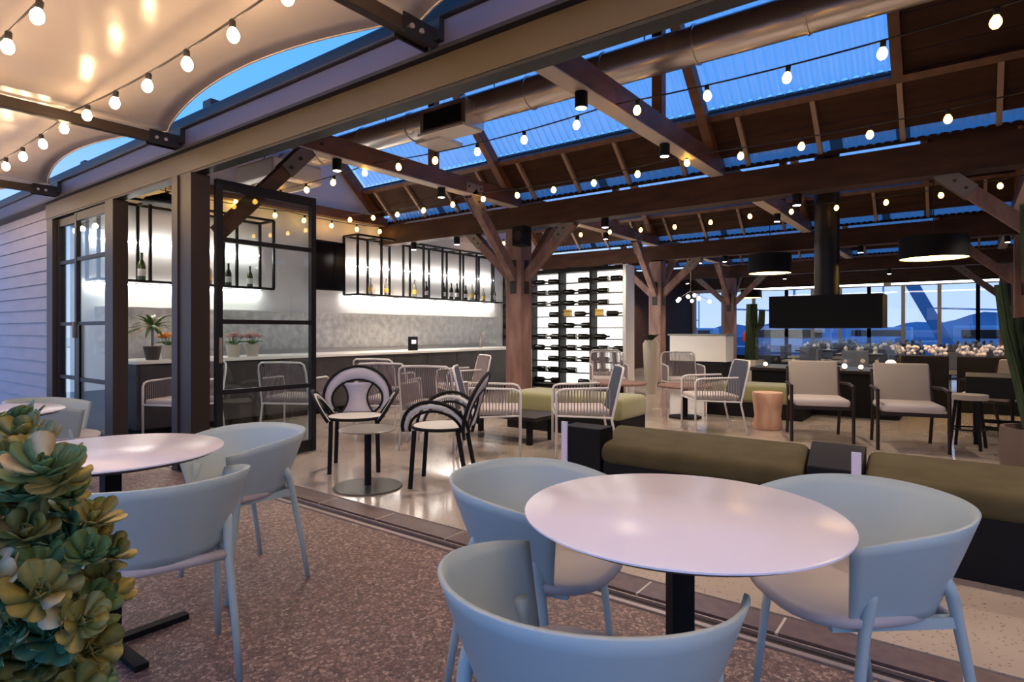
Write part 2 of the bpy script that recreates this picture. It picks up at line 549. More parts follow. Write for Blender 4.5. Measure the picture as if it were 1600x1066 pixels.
# bar wall (plane X = XL) with gable
w = sempty('wall_bar', 'tall pale end wall behind the bar, rising into the roof gables')
MB().box(XL - 0.15, 2.55, 0, XL, 12.35, 3.05).build('wall_panel', 'wallwhite', w)
g = MB()
for i, (y0, y1) in enumerate(((2.49, 7.27), (7.27, 12.35))):
    ym = (y0 + y1) / 2
    ym = y0 + (y1 - y0) * .613
    zt = 3.07 + 0.6 * (ym - y0)
    g.add([(XL - .15, y0, 3.05), (XL - .15, y1, 3.05), (XL - .15, ym, zt), (XL, y0, 3.05), (XL, y1, 3.05), (XL, ym, zt)],
          [(0, 1, 2), (5, 4, 3), (0, 3, 4, 1), (1, 4, 5, 2), (2, 5, 3, 0)])
g.build('gable', 'plaster', w)
MB().box(XL, 2.75, 0.92, XL + 0.02, 10.45, 1.48).build('splashback', 'marble', w)
b = MB().box(XL, 2.75, 1.48, XL + 0.05, 10.45, 1.50).build('ledge', 'counter_top', w)
MB().bar((XL + .09, 2.6, 3.12), (XL + .09, 7.2, 3.12), .14, .14).build('tie_rail', 'wood', w)
o = MB().box(-9.3, 12.35, 0, XL, 23, 3.1).build('wall_side', 'board')
struct(o, 'dark boarded wall of the far hall beyond the wine rack')
o = MB().box(5.2, 2.8, 0, 5.35, 23, 3.1).build('wall_right', 'board')
struct(o, 'dark boarded wall closing the hall at the right')

# ------------------------------------------------------------------ roof
SKY_X = (-8.28, -0.55)
def slope_box(b, x0, x1, ya, za, yb, zb, th):      # slab lying on a roof slope
    n = Vector((0, -(zb - za), (yb - ya))).normalized() * th
    if n.z < 0:
        n = -n
    vs = [(x0, ya, za), (x1, ya, za), (x1, yb, zb), (x0, yb, zb)]
    vs2 = [(v[0], v[1] + n.y, v[2] + n.z) for v in vs]
    b.add(vs + vs2, [(0, 3, 2, 1), (4, 5, 6, 7), (0, 1, 5, 4), (1, 2, 6, 5), (2, 3, 7, 6), (3, 0, 4, 7)])
ceil = sempty('ceiling', 'dark boarded gable roof with corrugated skylights and exposed rafters')
for i in range(4):
    y0 = FY if i == 0 else ROWS[i - 1]
    y1 = ROWS[i]
    ym = y0 + (y1 - y0) * .613
    x0, x1 = XL - .1, 5.3
    zf = (lambda Y: min(2.95 + 0.652 * (Y - y0), 3.10 + 0.95 * (y1 - Y))) if i == 0 else (lambda Y: 3.10 + min(0.6 * (Y - y0), 0.95 * (y1 - Y)))
    # near slope: solid
    b = MB()
    slope_box(b, x0, x1, y0 - (0.05 if i == 0 else 0), zf(y0), ym, zf(ym), 0.05)
    b.build('near_slope', 'board', ceil)
    # far slope: boards below skylight, skylight, cap
    ys0, ys1 = y1 - 0.56, ym + 0.12
    yc0, yc1 = y1 - 0.03, y1 - 0.13          # translucent eave strip
    n = 3
    for k in range(n):
        ya = yc1 - (yc1 - ys0) * k / n
        yb = yc1 - (yc1 - ys0) * (k + 1) / n
        xs = [x0, -5.35, -2.35, 0.65, x1] if i < 2 else [x0, x1]
        for a, c in zip(xs[:-1], xs[1:]):
            b = MB()
            slope_box(b, a + .003, c - .003, ya - .004, zf(ya) + 0.004 * (k % 2), yb + .004, zf(yb) + 0.004 * (k % 2), 0.04)
            b.build('board', 'board', ceil)
    b = MB()
    slope_box(b, x0, SKY_X[0], ys0, zf(ys0), ys1, zf(ys1), .05)
    slope_box(b, x0, x1, ys1, zf(ys1), ym, zf(ym), .05)
    b.build('roof_panel', 'board', ceil)
    nb = 9
    for k in range(nb):          # boards of the dark field right of the skylight
        ya = ys0 - (ys0 - ys1) * k / nb
        yb = ys0 - (ys0 - ys1) * (k + 1) / nb
        b = MB()
        slope_box(b, SKY_X[1], x1, ya - .003, zf(ya) + .004 * (k % 2), yb + .003, zf(yb) + .004 * (k % 2), .04)
        b.build('board', 'board', ceil)
    # skylight sheets between the frames
    xs = [SKY_X[0], -5.42, -2.42, SKY_X[1]]
    for a, c in zip(xs[:-1], xs[1:]):
        a += 0.07
        c -= 0.0
        pitch = 0.1
        nw = max(2, int((c - a) / pitch))
        def fn(u, v, a=a, c=c, nw=nw):
            Y = ys0 + (ys1 - ys0) * v
            return (a + (c - a) * u, Y - 0.0, zf(Y) + 0.045 + 0.022 * math.cos(2 * PI * u * nw))
        MB().grid(fn, nw * 6, 1).build('skylight_sheet', 'poly', ceil, smooth=True)
    # eave strip sheets
    xs = [x0, -6.9, -5.42, -3.9, -2.42, -1.1, -0.5, 0.72, 2.2] if i < 3 else []
    for a, c in zip(xs[:-1], xs[1:]):
        nw = int((c - a) / pitch)
        def fn(u, v, a=a, c=c, nw=nw):
            Y = y1 + 0.0 - 0.14 * v
            return (a + 0.06 + (c - a - 0.12) * u, Y, 3.12 + 0.13 * v + 0.014 * math.cos(2 * PI * u * nw))
        MB().grid(fn, nw * 4, 1).build('eave_sheet', 'poly', ceil, smooth=True)
    # skylight sill, rafters, battens
    MB().bar((x0, ys0 + .02, zf(ys0) - .04), (x1, ys0 + .02, zf(ys0) - .04), .10, .07, (0, 1, -1)).build('purlin', 'wood', ceil)
    MB().bar((SKY_X[1] + .04, ys0, zf(ys0) - .02), (SKY_X[1] + .04, ys1, zf(ys1) - .02), .09, .1).build('skylight_frame', 'wood', ceil)
    if i < 3:
        for X in (-8.3, -5.35, -2.35, 0.65, 3.65):
            for (ya, yb) in ((y1 - .02, ym), (y0 + .02, ym)):
                MB().bar((X, ya, zf(ya) - .07), (X, yb, zf(yb) - .07), .10, .14).build('rafter', 'wood_red', ceil)
        X = -8.0
        while X < 3:
            if min(abs(X - q) for q in (-8.3, -5.35, -2.35, .65)) > .3:
                MB().bar((X, y1 - .06, zf(y1 - .06) - .03), (X, ys0 + .04, zf(ys0 + .04) - .03), .045, .06).build('batten', 'batten', ceil)
            X += 0.75

# ------------------------------------------------------------------ facade
t = sempty('trim_2', 'long steel header beam over the folding doors, lit amber by the bulbs')
MB().box(-8.9, 2.42, 2.55, 5, 2.50, 2.722).build('header', 'header', t)
MB().box(-8.9, 2.425, 2.53, 5, 2.53, 2.55).build('track_cover', 'steel', t)
t = sempty('trim_3', 'lilac grey fascia board with a dark gutter along the eave')
MB().box(-14, 2.37, 2.722, 5, 2.56, 2.745).build('soffit_edge', 'steel', t)
b = MB().box(-14, 2.40, 2.745, 5, 2.50, 2.90)
b.build('fascia_board', 'fascia', t)
MB().bbox(-14, 2.37, 2.90, 5, 2.52, 3.00, .02).build('gutter', 'steel', t)
for x0, x1, nm in ((-5.47, -5.17, 'wide'), (-8.86, -8.66, 'narrow'), (-7.06, -6.86, 'narrow')):
    t = thing('steel_post', {-5.47: 'thick steel door post between the open leaf and the doorway', -8.86: 'steel jamb post at the edge of the siding wall', -7.06: 'slim dark steel post left of the open doorway'}[x0], 'post', ((x0 + x1) / 2, 2.49, 0), 0, 'door posts')
    if nm == 'wide':
        MB().box(-.15, -.09, 0, .15, .07, 2.53).build('web', 'frame_steel', t)
        MB().box(-.165, -.105, 0, -.06, -.09, 2.53).build('flange', 'frame_steel', t)
        MB().box(-.16, -.11, 0, .16, .09, .012).build('base_plate', 'steel', t)
    else:
        MB().box(-.1, -.07, 0, .1, .07, 2.53).build('web', 'frame_steel', t)
        MB().box(-.11, -.09, 0, .11, .09, .012).build('base_plate', 'steel', t)

def glass_leaf(name, label, loc, rot, width, rails=(0.66, 1.28, 2.0), h=2.52, solid_to=None):
    t = sempty(name, label, loc)
    t.rotation_euler = (0, 0, rot)
    st = 0.055
    for x0 in (0, width - st):
        MB().box(x0, -.025, 0.01, x0 + st, .025, h).build('stile', 'steel', t)
    MB().box(st, -.022, .01, width - st, .022, .12).build('bottom_rail', 'steel', t)
    MB().box(st, -.022, h - .09, width - st, .022, h).build('top_rail', 'steel', t)
    for z in rails:
        MB().box(st, -.02, z - .02, width - st, .02, z + .02).build('glazing_bar', 'steel', t)
    zs = [.12] + [z for z in rails] + [h - .09]
    for a, c in zip(zs[:-1], zs[1:]):
        MB().box(st, -.004, a + (.02 if a > .13 else 0), width - st, .004, c - (.02 if c < h - .1 else 0)).build('pane', 'glass', t)
    return t
d1 = glass_leaf('door_1', 'open glass door leaf folded inward beside the thick post', (-5.20, 2.62, 0), R(90), 1.0)
b = MB().box(-.02, .03, .95, .05, .06, 1.15)
MB().box(.02, -.045, .92, .04, -.025, 1.14).build('handle', 'track', d1)
d2 = glass_leaf('door_2', 'closed steel and glass door leaf with handle next to the siding', (-7.98, 2.46, 0), R(0), 0.93)
hd = MB().box(.005, -.05, 1.12, .05, -.025, 1.30).build('handle', 'plate', d2)
MB().box(.055, -.028, .12, .15, -.024, 1.27).build('lock_panel', 'steel', d2)
d3 = glass_leaf('door_3', 'narrow glass side light at the siding jamb', (-8.64, 2.49, 0), R(0), 0.62)

# ------------------------------------------------------------------ timber frame
def plate(parent, p, along, name='bracket_plate'):
    pass
def column(X, Y, label, braces, size=.28, top=2.70):
    t = thing('timber_column', label, 'column', (X, Y, 0), 0, 'timber columns down the hall')
    h = size / 2
    MB().bbox(-h, -h, 0, h, h, top, .012, 2).build('shaft', 'post_wood', t)
    MB().box(-h - .02, -h - .02, 0, h + .02, h + .02, .10).build('base_shoe', 'steel', t)
    for dx, dy in braces:
        L = 1.0
        zt = 2.73 if dy == 0 else 3.04
        zb = 1.98
        a = (dx * h * .8, dy * h * .8, zb)
        c = (dx * (h + L * .78), dy * (h + L * .95), zt)
        k = MB().bar(a, c, .11, .13).build('knee_brace', 'post_wood', t)
        # steel plates with bolts where the brace meets the beam
        for sgn in (-1, 1):
            side = Vector((dy, dx, 0)) * sgn * .065
            A, C = Vector(a), Vector(c)
            dd = (C - A).normalized()
            b = MB()
            b.bar(C - dd * .30 + side, C + side + dd * .04, .012, .15, side.normalized().cross(dd))
            hx = Vector((dx, dy, 0))
            b.bar(C + side - hx * .17 + Vector((0, 0, .07)), C + side + hx * .17 + Vector((0, 0, .07)), .012, .14, Vector((0, 0, 1)))
            pl = b.build('bracket_plate', 'plate', t)
            bb = MB()
            for q in (C - dd * .24, C - dd * .12, C + hx * .12 + Vector((0, 0, .09)), C - hx * .12 + Vector((0, 0, .09))):
                bb.cyl(q + side, q + side * 1.22, .016, 8)
            bb.build('bolts', 'bolt', pl)
    b = MB()
    for dx, dy in ((1, 0), (0, -1)):
        b.box(dx * h - .05 * (dy != 0) - .006, dy * h - .05 * (dx != 0) - .006, 1.75, dx * h + .05 * (dy != 0) + .006, dy * h + .05 * (dx != 0) + .006, 2.25)
    b.build('brace_strap', 'steel', t)
    return t
XC = -5.35
column(XC, 7.27, 'nearest timber column with braces, by the bar end', [(1, 0), (-1, 0), (0, -1), (0, 1)])
column(XC, 12.35, 'second timber column down the hall, right of the wine rack', [(1, 0), (-1, 0), (0, -1), (0, 1)])
column(XC, 17.43, 'third and farthest timber column, in front of the far windows', [(1, 0), (-1, 0), (0, -1), (0, 1)])
column(0.75, 7.27, 'right-hand timber column behind the tall cactus', [(1, 0), (-1, 0), (0, -1), (0, 1)])
column(0.75, 12.35, 'right-hand column of the second beam, behind the planter boxes', [(1, 0), (-1, 0), (0, -1)])
column(0.75, 17.43, 'right-hand column of the third beam, by the far windows', [(1, 0), (-1, 0)])
for Y, lab in ((7.27, 'deep timber beam over the nearest column row'), (12.35, 'deep timber beam over the second column row'), (17.43, 'deep timber beam over the third column row')):
    o = MB().box(XL, Y - .12, 2.72, 5.2, Y + .12, 3.04).build('timber_beam', 'beam_dark')
    tag(o, lab, 'beam', 'long timber beams')
for X in (-5.35, -2.35, 0.65):
    for i, (y0, y1) in enumerate(((2.62, 7.5), (7.5, 12.5), (12.5, 17.6))):
        t = thing('tie_beam', {-5.35: 'timber tie beam on the column line', -2.35: 'timber tie beam between column lines', .65: 'timber tie beam at the right-hand columns'}[X] + (', first bay from the doors', ', second bay', ', third bay')[i], 'beam', (X, (y0 + y1) / 2, 3.04), 0, 'tie beams across the hall')
        L = (y1 - y0) / 2
        MB().box(-.07, -L, 0, .07, L, .20).build('timber', 'wood', t)
        MB().box(-.075, -L, -.012, .075, L, 0).build('edge_strip', 'edge', t)
        if X == -5.35 and i == 0:
            a, c = Vector((0, 2.72 - 5.06, -.96)), Vector((0, 3.62 - 5.06, -.02))
            MB().bar(a, c, .11, .13).build('knee_brace', 'wood', t)
            for sgn in (-1, 1):
                dd = (c - a).normalized()
                sd = Vector((.062 * sgn, 0, 0))
                pl = MB().bar(c - dd * .36 + sd, c + dd * .03 + sd, .01, .15, Vector((0, -1, 1))).bar(c + sd + Vector((0, -.2, .09)), c + sd + Vector((0, .2, .09)), .01, .13).build('bracket_plate', 'plate', t)
                bb = MB()
                for q in (c - dd * .3, c - dd * .15, c + Vector((0, .14, .1)), c + Vector((0, -.14, .1))):
                    bb.cyl(q + sd, q + sd * 1.3, .018, 8)
                bb.build('bolts', 'bolt', pl)
        # king post up to the ridge
        MB().box(-.05, .35, .2, .05, .45, 1.6).build('king_post', 'wood_red', t)

# ------------------------------------------------------------------ duct
def duct(y, z, r, x0, x1, label, seg=.9):
    t = thing('air_duct', label, 'duct', ((x0 + x1) / 2, y, z))
    c = (x0 + x1) / 2
    X = x0
    prof = []
    MBb = MB()
    MBb.lathe([(r, x0 - c), (r, x1 - c)], 32, axis='x')
    MBb.build('pipe', 'duct', t, smooth='auto')
    while X < x1:
        MB().lathe([(r + .001, X - c - .012), (r + .012, X - c - .008), (r + .012, X - c + .008), (r + .001, X - c + .012)], 32, axis='x').build('flange', 'duct', t, smooth=False)
        X += seg
    h = MB()
    X = x0 + .4
    while X < x1:
        h.tube([(X - c, -.006, r), (X - c, -.006, r + 1.1)], .006, 6)
        X += 1.8
    h.build('hangers', 'rod', t)
    return t
dt = duct(5.25, 3.74, .165, -8.2, 1.5, 'long galvanised air duct hung under the skylight')
# vent box on the duct
b = MB().box(-1.72, -.30, -.26, -1.02, .02, .02)
vb = b.build('vent_box', 'duct', dt)
MB().box(-1.66, -.308, -.22, -1.08, -.300, -.03).build('grille', 'black', vb)
MB().box(-1.72, -.34, -.29, -1.02, -.02, -.262).box(-1.9, -.20, -.31, -1.5, .2, -.27).build('vent_tray', 'white_metal', dt)
# ceiling cassette and pipes at the left
t = thing('ceiling_cassette', 'white air conditioner cassette hung in the gable near the open door', 'air conditioner', (-7.0, 4.35, 3.05))
MB().bbox(-.42, -.35, 0, .42, .35, .24, .03).build('body', 'white_metal', t)
MB().box(-.3, -.25, -.012, .3, .25, 0).build('grille', 'plate', t)
for sx in (-.35, .35):
    MB().cyl((sx, 0, .24), (sx, 0, 1.4), .008, 6).build('hanger', 'rod', t)

# ------------------------------------------------------------------ canopy outside
cv = thing('membrane_canopy', 'cream tensioned fabric canopy over the terrace, warmly lit', 'canopy', (-5.35, 1.0, 2.84))
BX = [-11.35, -8.35, -5.35, -2.35, 0.65, 3.65]
for a, c in zip(BX[:-1], BX[1:]):
    def fn(u, v, a=a, c=c):
        X = a + (c - a) * u
        s_ = math.sin(PI * u)
        ye = 2.30 - 0.21 * s_ ** .8
        Y = ye + (-0.7 - ye) * v
        return (X + 5.35, Y - 1.0, 0.02 + .055 * s_ + .03 * s_ * math.sin(PI * v) + .02 * (1 - v))
    MB().grid(fn, 28, 24).build('fabric_bay', 'fabric', cv, smooth=True, solid=.003)
    pts = []
    for k in range(25):
        u = k / 24
        p = fn(u, 0)
        pts.append(p)
    MB().tube(pts, .008, 6).build('edge_cable', 'edge', cv)
for X, lab in ((-8.35, 'farthest steel canopy arm, at the left edge of the picture'), (-5.35, 'middle steel canopy arm, meeting the fascia above the thick post'), (-2.35, 'nearest steel canopy arm, at the top of the picture')):
    t = thing('canopy_arm', lab, 'beam', (X, 2.36, 2.80), 0, 'steel canopy arms')
    MB().bbox(-.03, -3.1, -.045, .03, 0, .035, .006, 2).build('tube', 'frame_steel', t)
    MB().box(-.042, -.22, -.06, -.032, .03, .05).box(.032, -.22, -.06, .042, .03, .05).box(-.08, .0, -.02, .08, .038, .1).build('bracket', 'steel', t)
    bb = MB()
    for yy in (-.17, -.10):
        bb.cyl((-.055, yy, -.01), (.055, yy, -.01), .014, 8)
    bb.build('bolts', 'track', t)

# ------------------------------------------------------------------ string lights
def bulb_mesh(emi):
    b = MB()
    b.lathe([(1e-6, -.085), (.016, -.080), (.027, -.066), (.031, -.048), (.027, -.030), (.016, -.012), (.012, 0)], 12)
    me = b.build('bulb', emi, smooth=True)
    s = MB().lathe([(.015, -.012), (.017, 0), (.017, .030), (.010, .038), (1e-6, .04)], 10).build('socket', 'cable')
    return me, s
def string(name_label, pts, spacing, emi, group, bs=1.0, off=0.0):
    """pts: support points; cord sags between them"""
    t = thing('string_light', name_label, 'lights', pts[0], 0, group)
    o0 = Vector(pts[0])
    path = []
    for a, c in zip(pts[:-1], pts[1:]):
        a, c = Vector(a), Vector(c)
        L = (c - a).length
        sag = 0.018 * L
        for k in range(12):
            u = k / 12
            p = a.lerp(c, u)
            p.z -= 4 * sag * u * (1 - u)
            path.append(p)
    path.append(Vector(pts[-1]))
    MB().tube([p - o0 for p in path], .006, 6).build('cord', 'cable', t)
    me, s = bulb_mesh(emi)
    first = True
    acc = off
    used = False
    for p, q in zip(path[:-1], path[1:]):
        L = (q - p).length
        while acc < L:
            w = p.lerp(q, acc / L) - o0
            if not used:
                b_, s_ = me, s
                used = True
            else:
                b_, s_ = me.copy(), s.copy()
                COL.objects.link(b_)
                COL.objects.link(s_)
            b_.parent = t
            b_.location = (w.x, w.y, w.z - .035)
            b_.scale = (bs, bs, bs)
            b_.rotation_euler = (rnd.uniform(-.15, .15), rnd.uniform(-.15, .15), 0)
            s_.parent = b_
            s_.location = (0, 0, 0)
            acc += spacing
        acc -= L
    return t
string('festoon of bright bulbs under the canopy, nearer the doors', [(-11.2, 1.61, 2.84), (-8.35, 1.61, 2.84), (-5.35, 1.61, 2.84), (-2.35, 1.61, 2.84), (.65, 1.61, 2.84), (3.6, 1.61, 2.84)], .5, 'bulb', 'festoon lights under the canopy', off=.19)
string('festoon of bright bulbs under the canopy, in the top left corner', [(-8.35, .94, 2.84), (-5.35, .94, 2.84), (-2.35, .94, 2.84), (.65, .94, 2.84), (3.6, .94, 2.84)], .5, 'bulb', 'festoon lights under the canopy', off=.30)
string('added unseen festoon of bright bulbs under the canopy, above the viewer', [(-5.35, .2, 2.84), (-2.35, .2, 2.84), (.65, .2, 2.84), (3.6, .2, 2.84)], .5, 'bulb', 'festoon lights under the canopy')  # out-of-view string added to throw more light on the terrace table
string('indoor festoon crossing in front of the skylight', [(-8.25, 4.45, 3.1), (-5.35, 4.45, 3.08), (-2.35, 4.45, 3.06), (.65, 4.45, 3.1)], .56, 'bulb_in', 'festoon lights under the roof')
string('indoor festoon over the boards below the skylight', [(-8.25, 6.2, 3.1), (-5.35, 6.2, 3.06), (-2.35, 6.2, 3.06), (.65, 6.2, 3.1)], .56, 'bulb_in', 'festoon lights under the roof', off=.3)
string('indoor festoon in the second roof bay', [(-8.25, 9.6, 3.1), (-5.35, 9.6, 3.06), (-2.35, 9.6, 3.06), (.65, 9.6, 3.1), (3, 9.6, 3.1)], .6, 'bulb_in', 'festoon lights under the roof', off=.2)
string('indoor festoon along the bar wall tie rail', [(-8.16, 3.0, 3.02), (-8.16, 5.2, 3.0), (-8.16, 7.1, 3.02)], .5, 'bulb_in', 'festoon lights under the roof')

# ------------------------------------------------------------------ bar
bar = thing('bar_counter', 'long charcoal bar counter with a pale top along the end wall', 'bar', (-7.75, 6.6, 0))
MB().box(-.33, -3.75, 0.08, .33, 3.85, .82).build('body', 'bar_front', bar)
MB().bbox(-.37, -3.78, .82, .37, 3.88, .86, .008).build('worktop', 'counter_top', bar)
MB().box(-.3, -3.7, 0, .28, 3.8, .08).build('plinth', 'black', bar)
for k in range(10):
    y = -3.72 + k * .755
    MB().box(.33, y + .006, .1, .342, y + .749, .80).build('front_panel', 'bar_front', bar)
MB().box(.30, 3.85, 0, .37, 3.90, .82).build('end_post', 'counter_top', bar)

def cage(y0, y1, label, led=True, n=4):
    t = thing('hanging_bottle_rack', label, 'shelf', (XL + .22, (y0 + y1) / 2, 1.80), 0, 'bottle racks over the bar')
    L = (y1 - y0) / 2
    r = .016
    for x in (-.18, .18):
        for z in (0, .98):
            MB().box(x - r, -L, z - r, x + r, L, z + r).build('long_rail', 'rod', t)
    for k in range(n + 1):
        y = -L + 2 * L * k / n
        for x in (-.18, .18):
            MB().box(x - r, y - r, 0, x + r, y + r, .98).build('upright', 'rod', t)
        MB().box(-.18, y - r, -r, .18, y + r, r).build('cross_rail', 'rod', t)
        MB().box(-.18, y - r, .98 - r, .18, y + r, .98 + r).build('cross_rail', 'rod', t)
    MB().box(-.18, -L, -.006, .18, L, .006).build('shelf_board', 'rod', t)
    MB().box(-.20, -L, -.035, -.16, L, -.02).build('led_strip', 'led', t)
    MB().box(-.20, -L, .50, -.17, L, .515).build('led_strip', 'led', t)
    return t
cage(6.35, 10.35, 'long black rod bottle rack over the bar, right of the screen', n=8)
cage(2.66, 4.85, 'shorter black rod bottle rack seen through the glass doors', n=4)

def bottle(kind):
    t = thing('bottle', '', 'bottle', (0, 0, 0))
    m = {'dark': 'bottle_dark', 'green': 'bottle_green', 'pale': 'bottle_pale'}[kind]
    MB().lathe([(1e-6, 0), (.036, 0), (.038, .02), (.038, .17), (.032, .20), (.014, .235), (.013, .29), (.015, .295), (.015, .305), (1e-6, .305)], 12).build('glass_body', m, t, smooth='auto')
    MB().lathe([(.0385, .06), (.0388, .065), (.0388, .13), (.0385, .135)], 12).build('paper_label', 'counter_top' if kind != 'pale' else 'label_gold', t)
    return t
protos = {k: bottle(k) for k in ('dark', 'green', 'pale')}
usedb = {k: False for k in protos}
WB = [(6.75, 'pale', 'clear bottle at the left end of the rack, first from the screen'), (7.1, 'pale', 'clear bottle in the rack, second from the screen'), (7.75, 'pale', 'clear bottle in the rack, third from the screen'),
      (8.05, 'dark', 'dark bottle in the rack, fourth from the screen'), (8.55, 'green', 'green bottle in the rack, fifth from the screen'), (8.75, 'dark', 'dark bottle in the rack, sixth from the screen'),
      (8.95, 'dark', 'dark bottle in the rack, seventh from the screen'), (9.15, 'dark', 'dark bottle in the rack, eighth from the screen'), (9.4, 'pale', 'clear bottle in the rack, ninth from the screen'),
      (9.6, 'dark', 'dark bottle in the rack, tenth from the screen'), (9.85, 'pale', 'clear bottle in the rack, eleventh from the screen'), (10.05, 'green', 'green bottle in the rack, twelfth from the screen'), (10.2, 'green', 'green bottle at the right end of the rack'),
      (3.2, 'green', 'green bottle in the shorter rack, nearest the doors'), (3.6, 'dark', 'dark bottle in the shorter rack, second from the doors'), (4.0, 'pale', 'clear bottle in the shorter rack, middle'), (4.3, 'dark', 'dark bottle in the shorter rack, fourth from the doors'), (4.6, 'green', 'green bottle in the shorter rack, farthest from the doors')]
for y, k, lab in WB:
    place(protos[k], usedb[k], lab, (XL + .22 + rnd.uniform(-.06, .08), y, 1.806), rnd.random() * 6, 'spirit bottles in the racks over the bar', scale=rnd.uniform(.95, 1.2))
    usedb[k] = True

t = thing('wall_screen', 'flat black television on the wall left of the bottle rack', 'television', (XL + .06, 6.05, 2.26))
MB().bbox(-.03, -.34, -.40, .03, .30, .40, .01).build('housing', 'black', t)
MB().box(.03, -.32, -.38, .034, .28, .38).build('screen', 'gloss_black', t)
t = thing('card_terminal', 'small black tablet standing on the bar counter', 'tablet', (-7.6, 7.25, .86))
MB().bbox(-.02, -.10, 0.0, .02, .10, .24, .008).build('housing', 'black', t)
MB().box(.021, -.05, .12, .023, .05, .18).build('screen', 'lit_panel', t)
t = thing('bar_tap', 'chrome curved tap on the bar counter near the wine rack', 'tap', (-7.8, 9.3, .86))
MB().tube([(0, 0, 0), (0, 0, .2), (.02, 0, .26), (.07, 0, .29), (.12, 0, .26), (.13, 0, .2)], .012, 8).build('spout', 'track', t, smooth=True)
MB().cyl((0, 0, 0), (0, 0, .03), .03, 12).build('base', 'track', t)
t = thing('dish_lamp', 'black dish pendant lamp above the bar behind the doorway', 'lamp', (-7.75, 3.3, 2.74))
MB().lathe([(.26, 0), (.22, .05), (.10, .10), (.03, .13), (1e-6, .14)], 24).build('shade', 'black', t, smooth=True)
MB().cyl((0, 0, .13), (0, 0, .68), .005, 6).build('flex', 'cable', t)

# plants on the counter
def leafy(label, loc, s, kind):
    t = thing('potted_plant', label, 'plant', loc, rnd.random() * 6, 'pot plants on the bar counter')
    MB().lathe([(1e-6, 0), (.06, 0), (.085, .13), (.088, .14), (.076, .14), (.07, .11), (1e-6, .11)], 16).build('pot', 'pot_dark' if kind == 'dracaena' else 'pot_grey', t, smooth='auto')
    if kind == 'dracaena':
        MB().cyl((0, 0, .1), (0, 0, .34), .013, 8).build('stem', 'stem', t)
        for k in range(46):
            a = k * 2.4
            el = rnd.uniform(.2, 1.2)
            L = rnd.uniform(.22, .34)
            pts = []
            for q in range(6):
                u = q / 5
                rr = L * u * math.cos(el) + .25 * L * u * u
                zz = .33 + L * u * math.sin(el) - .55 * L * u * u * (1.3 - el * .5)
                pts.append((rr, zz))
            b = MB()
            vs = []
            for q, (rr, zz) in enumerate(pts):
                wd = .022 * math.sin(PI * (.12 + .86 * q / 5))
                for sg in (-1, 1):
                    vs.append((rr * math.cos(a) - sg * wd * math.sin(a), rr * math.sin(a) + sg * wd * math.cos(a), zz))
            b.add(vs, [(2 * q, 2 * q + 1, 2 * q + 3, 2 * q + 2) for q in range(5)])
            b.build('leaf', 'plant' if k % 3 else 'leafD', t, smooth=True, solid=.002)
    else:
        fm = 'orange' if kind == 'orange' else 'pinkflower'
        b = MB()
        for k in range(9):
            a = k * 2.4
            r_ = .02 + .009 * k
            b.tube([(0, 0, .1), (r_ * .6 * math.cos(a), r_ * .6 * math.sin(a), .18), (r_ * math.cos(a), r_ * math.sin(a), .25 - .004 * k)], .003, 5)
        b.build('stems', 'plant', t)
        for k in range(9):
            a = k * 2.4
            r_ = .02 + .009 * k
            MB().lathe([(1e-6, -.02), (.028, -.012), (.040, .01), (.028, .02), (1e-6, .012)], 8, (r_ * math.cos(a), r_ * math.sin(a), .26 - .004 * k)).build('flower', fm, t)
            vs = [(.02 * math.cos(a), .02 * math.sin(a), .14), (.09 * math.cos(a + .3), .09 * math.sin(a + .3), .18), (.13 * math.cos(a), .13 * math.sin(a), .16), (.09 * math.cos(a - .3), .09 * math.sin(a - .3), .18)]
            MB().add(vs, [(0, 1, 2, 3)]).build('leaf', 'plant', t, solid=.002)
    t.scale = (s, s, s)
    return t
leafy('spiky green dracaena in a dark pot in the open doorway', (-7.62, 3.10, .86), 1.12, 'dracaena')
leafy('orange flowering plant in a grey pot right of the dracaena', (-7.86, 3.38, .86), 1.15, 'orange')
leafy('pale pink flowering plant in a grey pot, left of the pair behind glass', (-7.62, 4.08, .86), 1.15, 'pink')
leafy('pale pink flowering plant in a grey pot, right of the pair behind glass', (-7.62, 4.34, .86), 1.15, 'pink')

# ------------------------------------------------------------------ wine rack
t = thing('wine_rack', 'tall backlit wine rack full of bottles beside the bar', 'wine rack', (-6.85, 10.75, 0))
MB().box(-1.5, .26, .05, 1.5, .30, 2.42).build('lit_back', 'lit_panel', t)
MB().box(-1.56, -.02, 2.42, 1.56, .32, 2.50).build('top', 'black', t)
MB().box(-1.56, -.02, 0, 1.56, .32, .06).build('plinth', 'black', t)
NX, NZ = 4, 10
for k in range(NX + 1):
    x = -1.5 + 3.0 * k / NX
    MB().box(x - .022, -.01, .06, x + .022, .25, 2.42).build('upright', 'black', t)
for j in range(NZ):
    z = .08 + (2.42 - .08) * j / NZ
    MB().box(-1.5, .0, z, 1.5, .20, z + .022).build('shelf', 'darkwood', t)
MB().box(1.51, -.06, 0, 1.57, .32, 2.5).build('white_end_post', 'counter_top', t)
wb = thing('wine_bottle', 'dark wine bottle lying in the backlit rack', 'bottle', (0, 0, 0))
MB().lathe([(1e-6, 0), (.036, 0), (.038, .02), (.038, .18), (.032, .21), (.014, .245), (.013, .30), (1e-6, .302)], 10, axis='x').build('glass_body', 'bottle_dark', wb, smooth='auto')
first = True
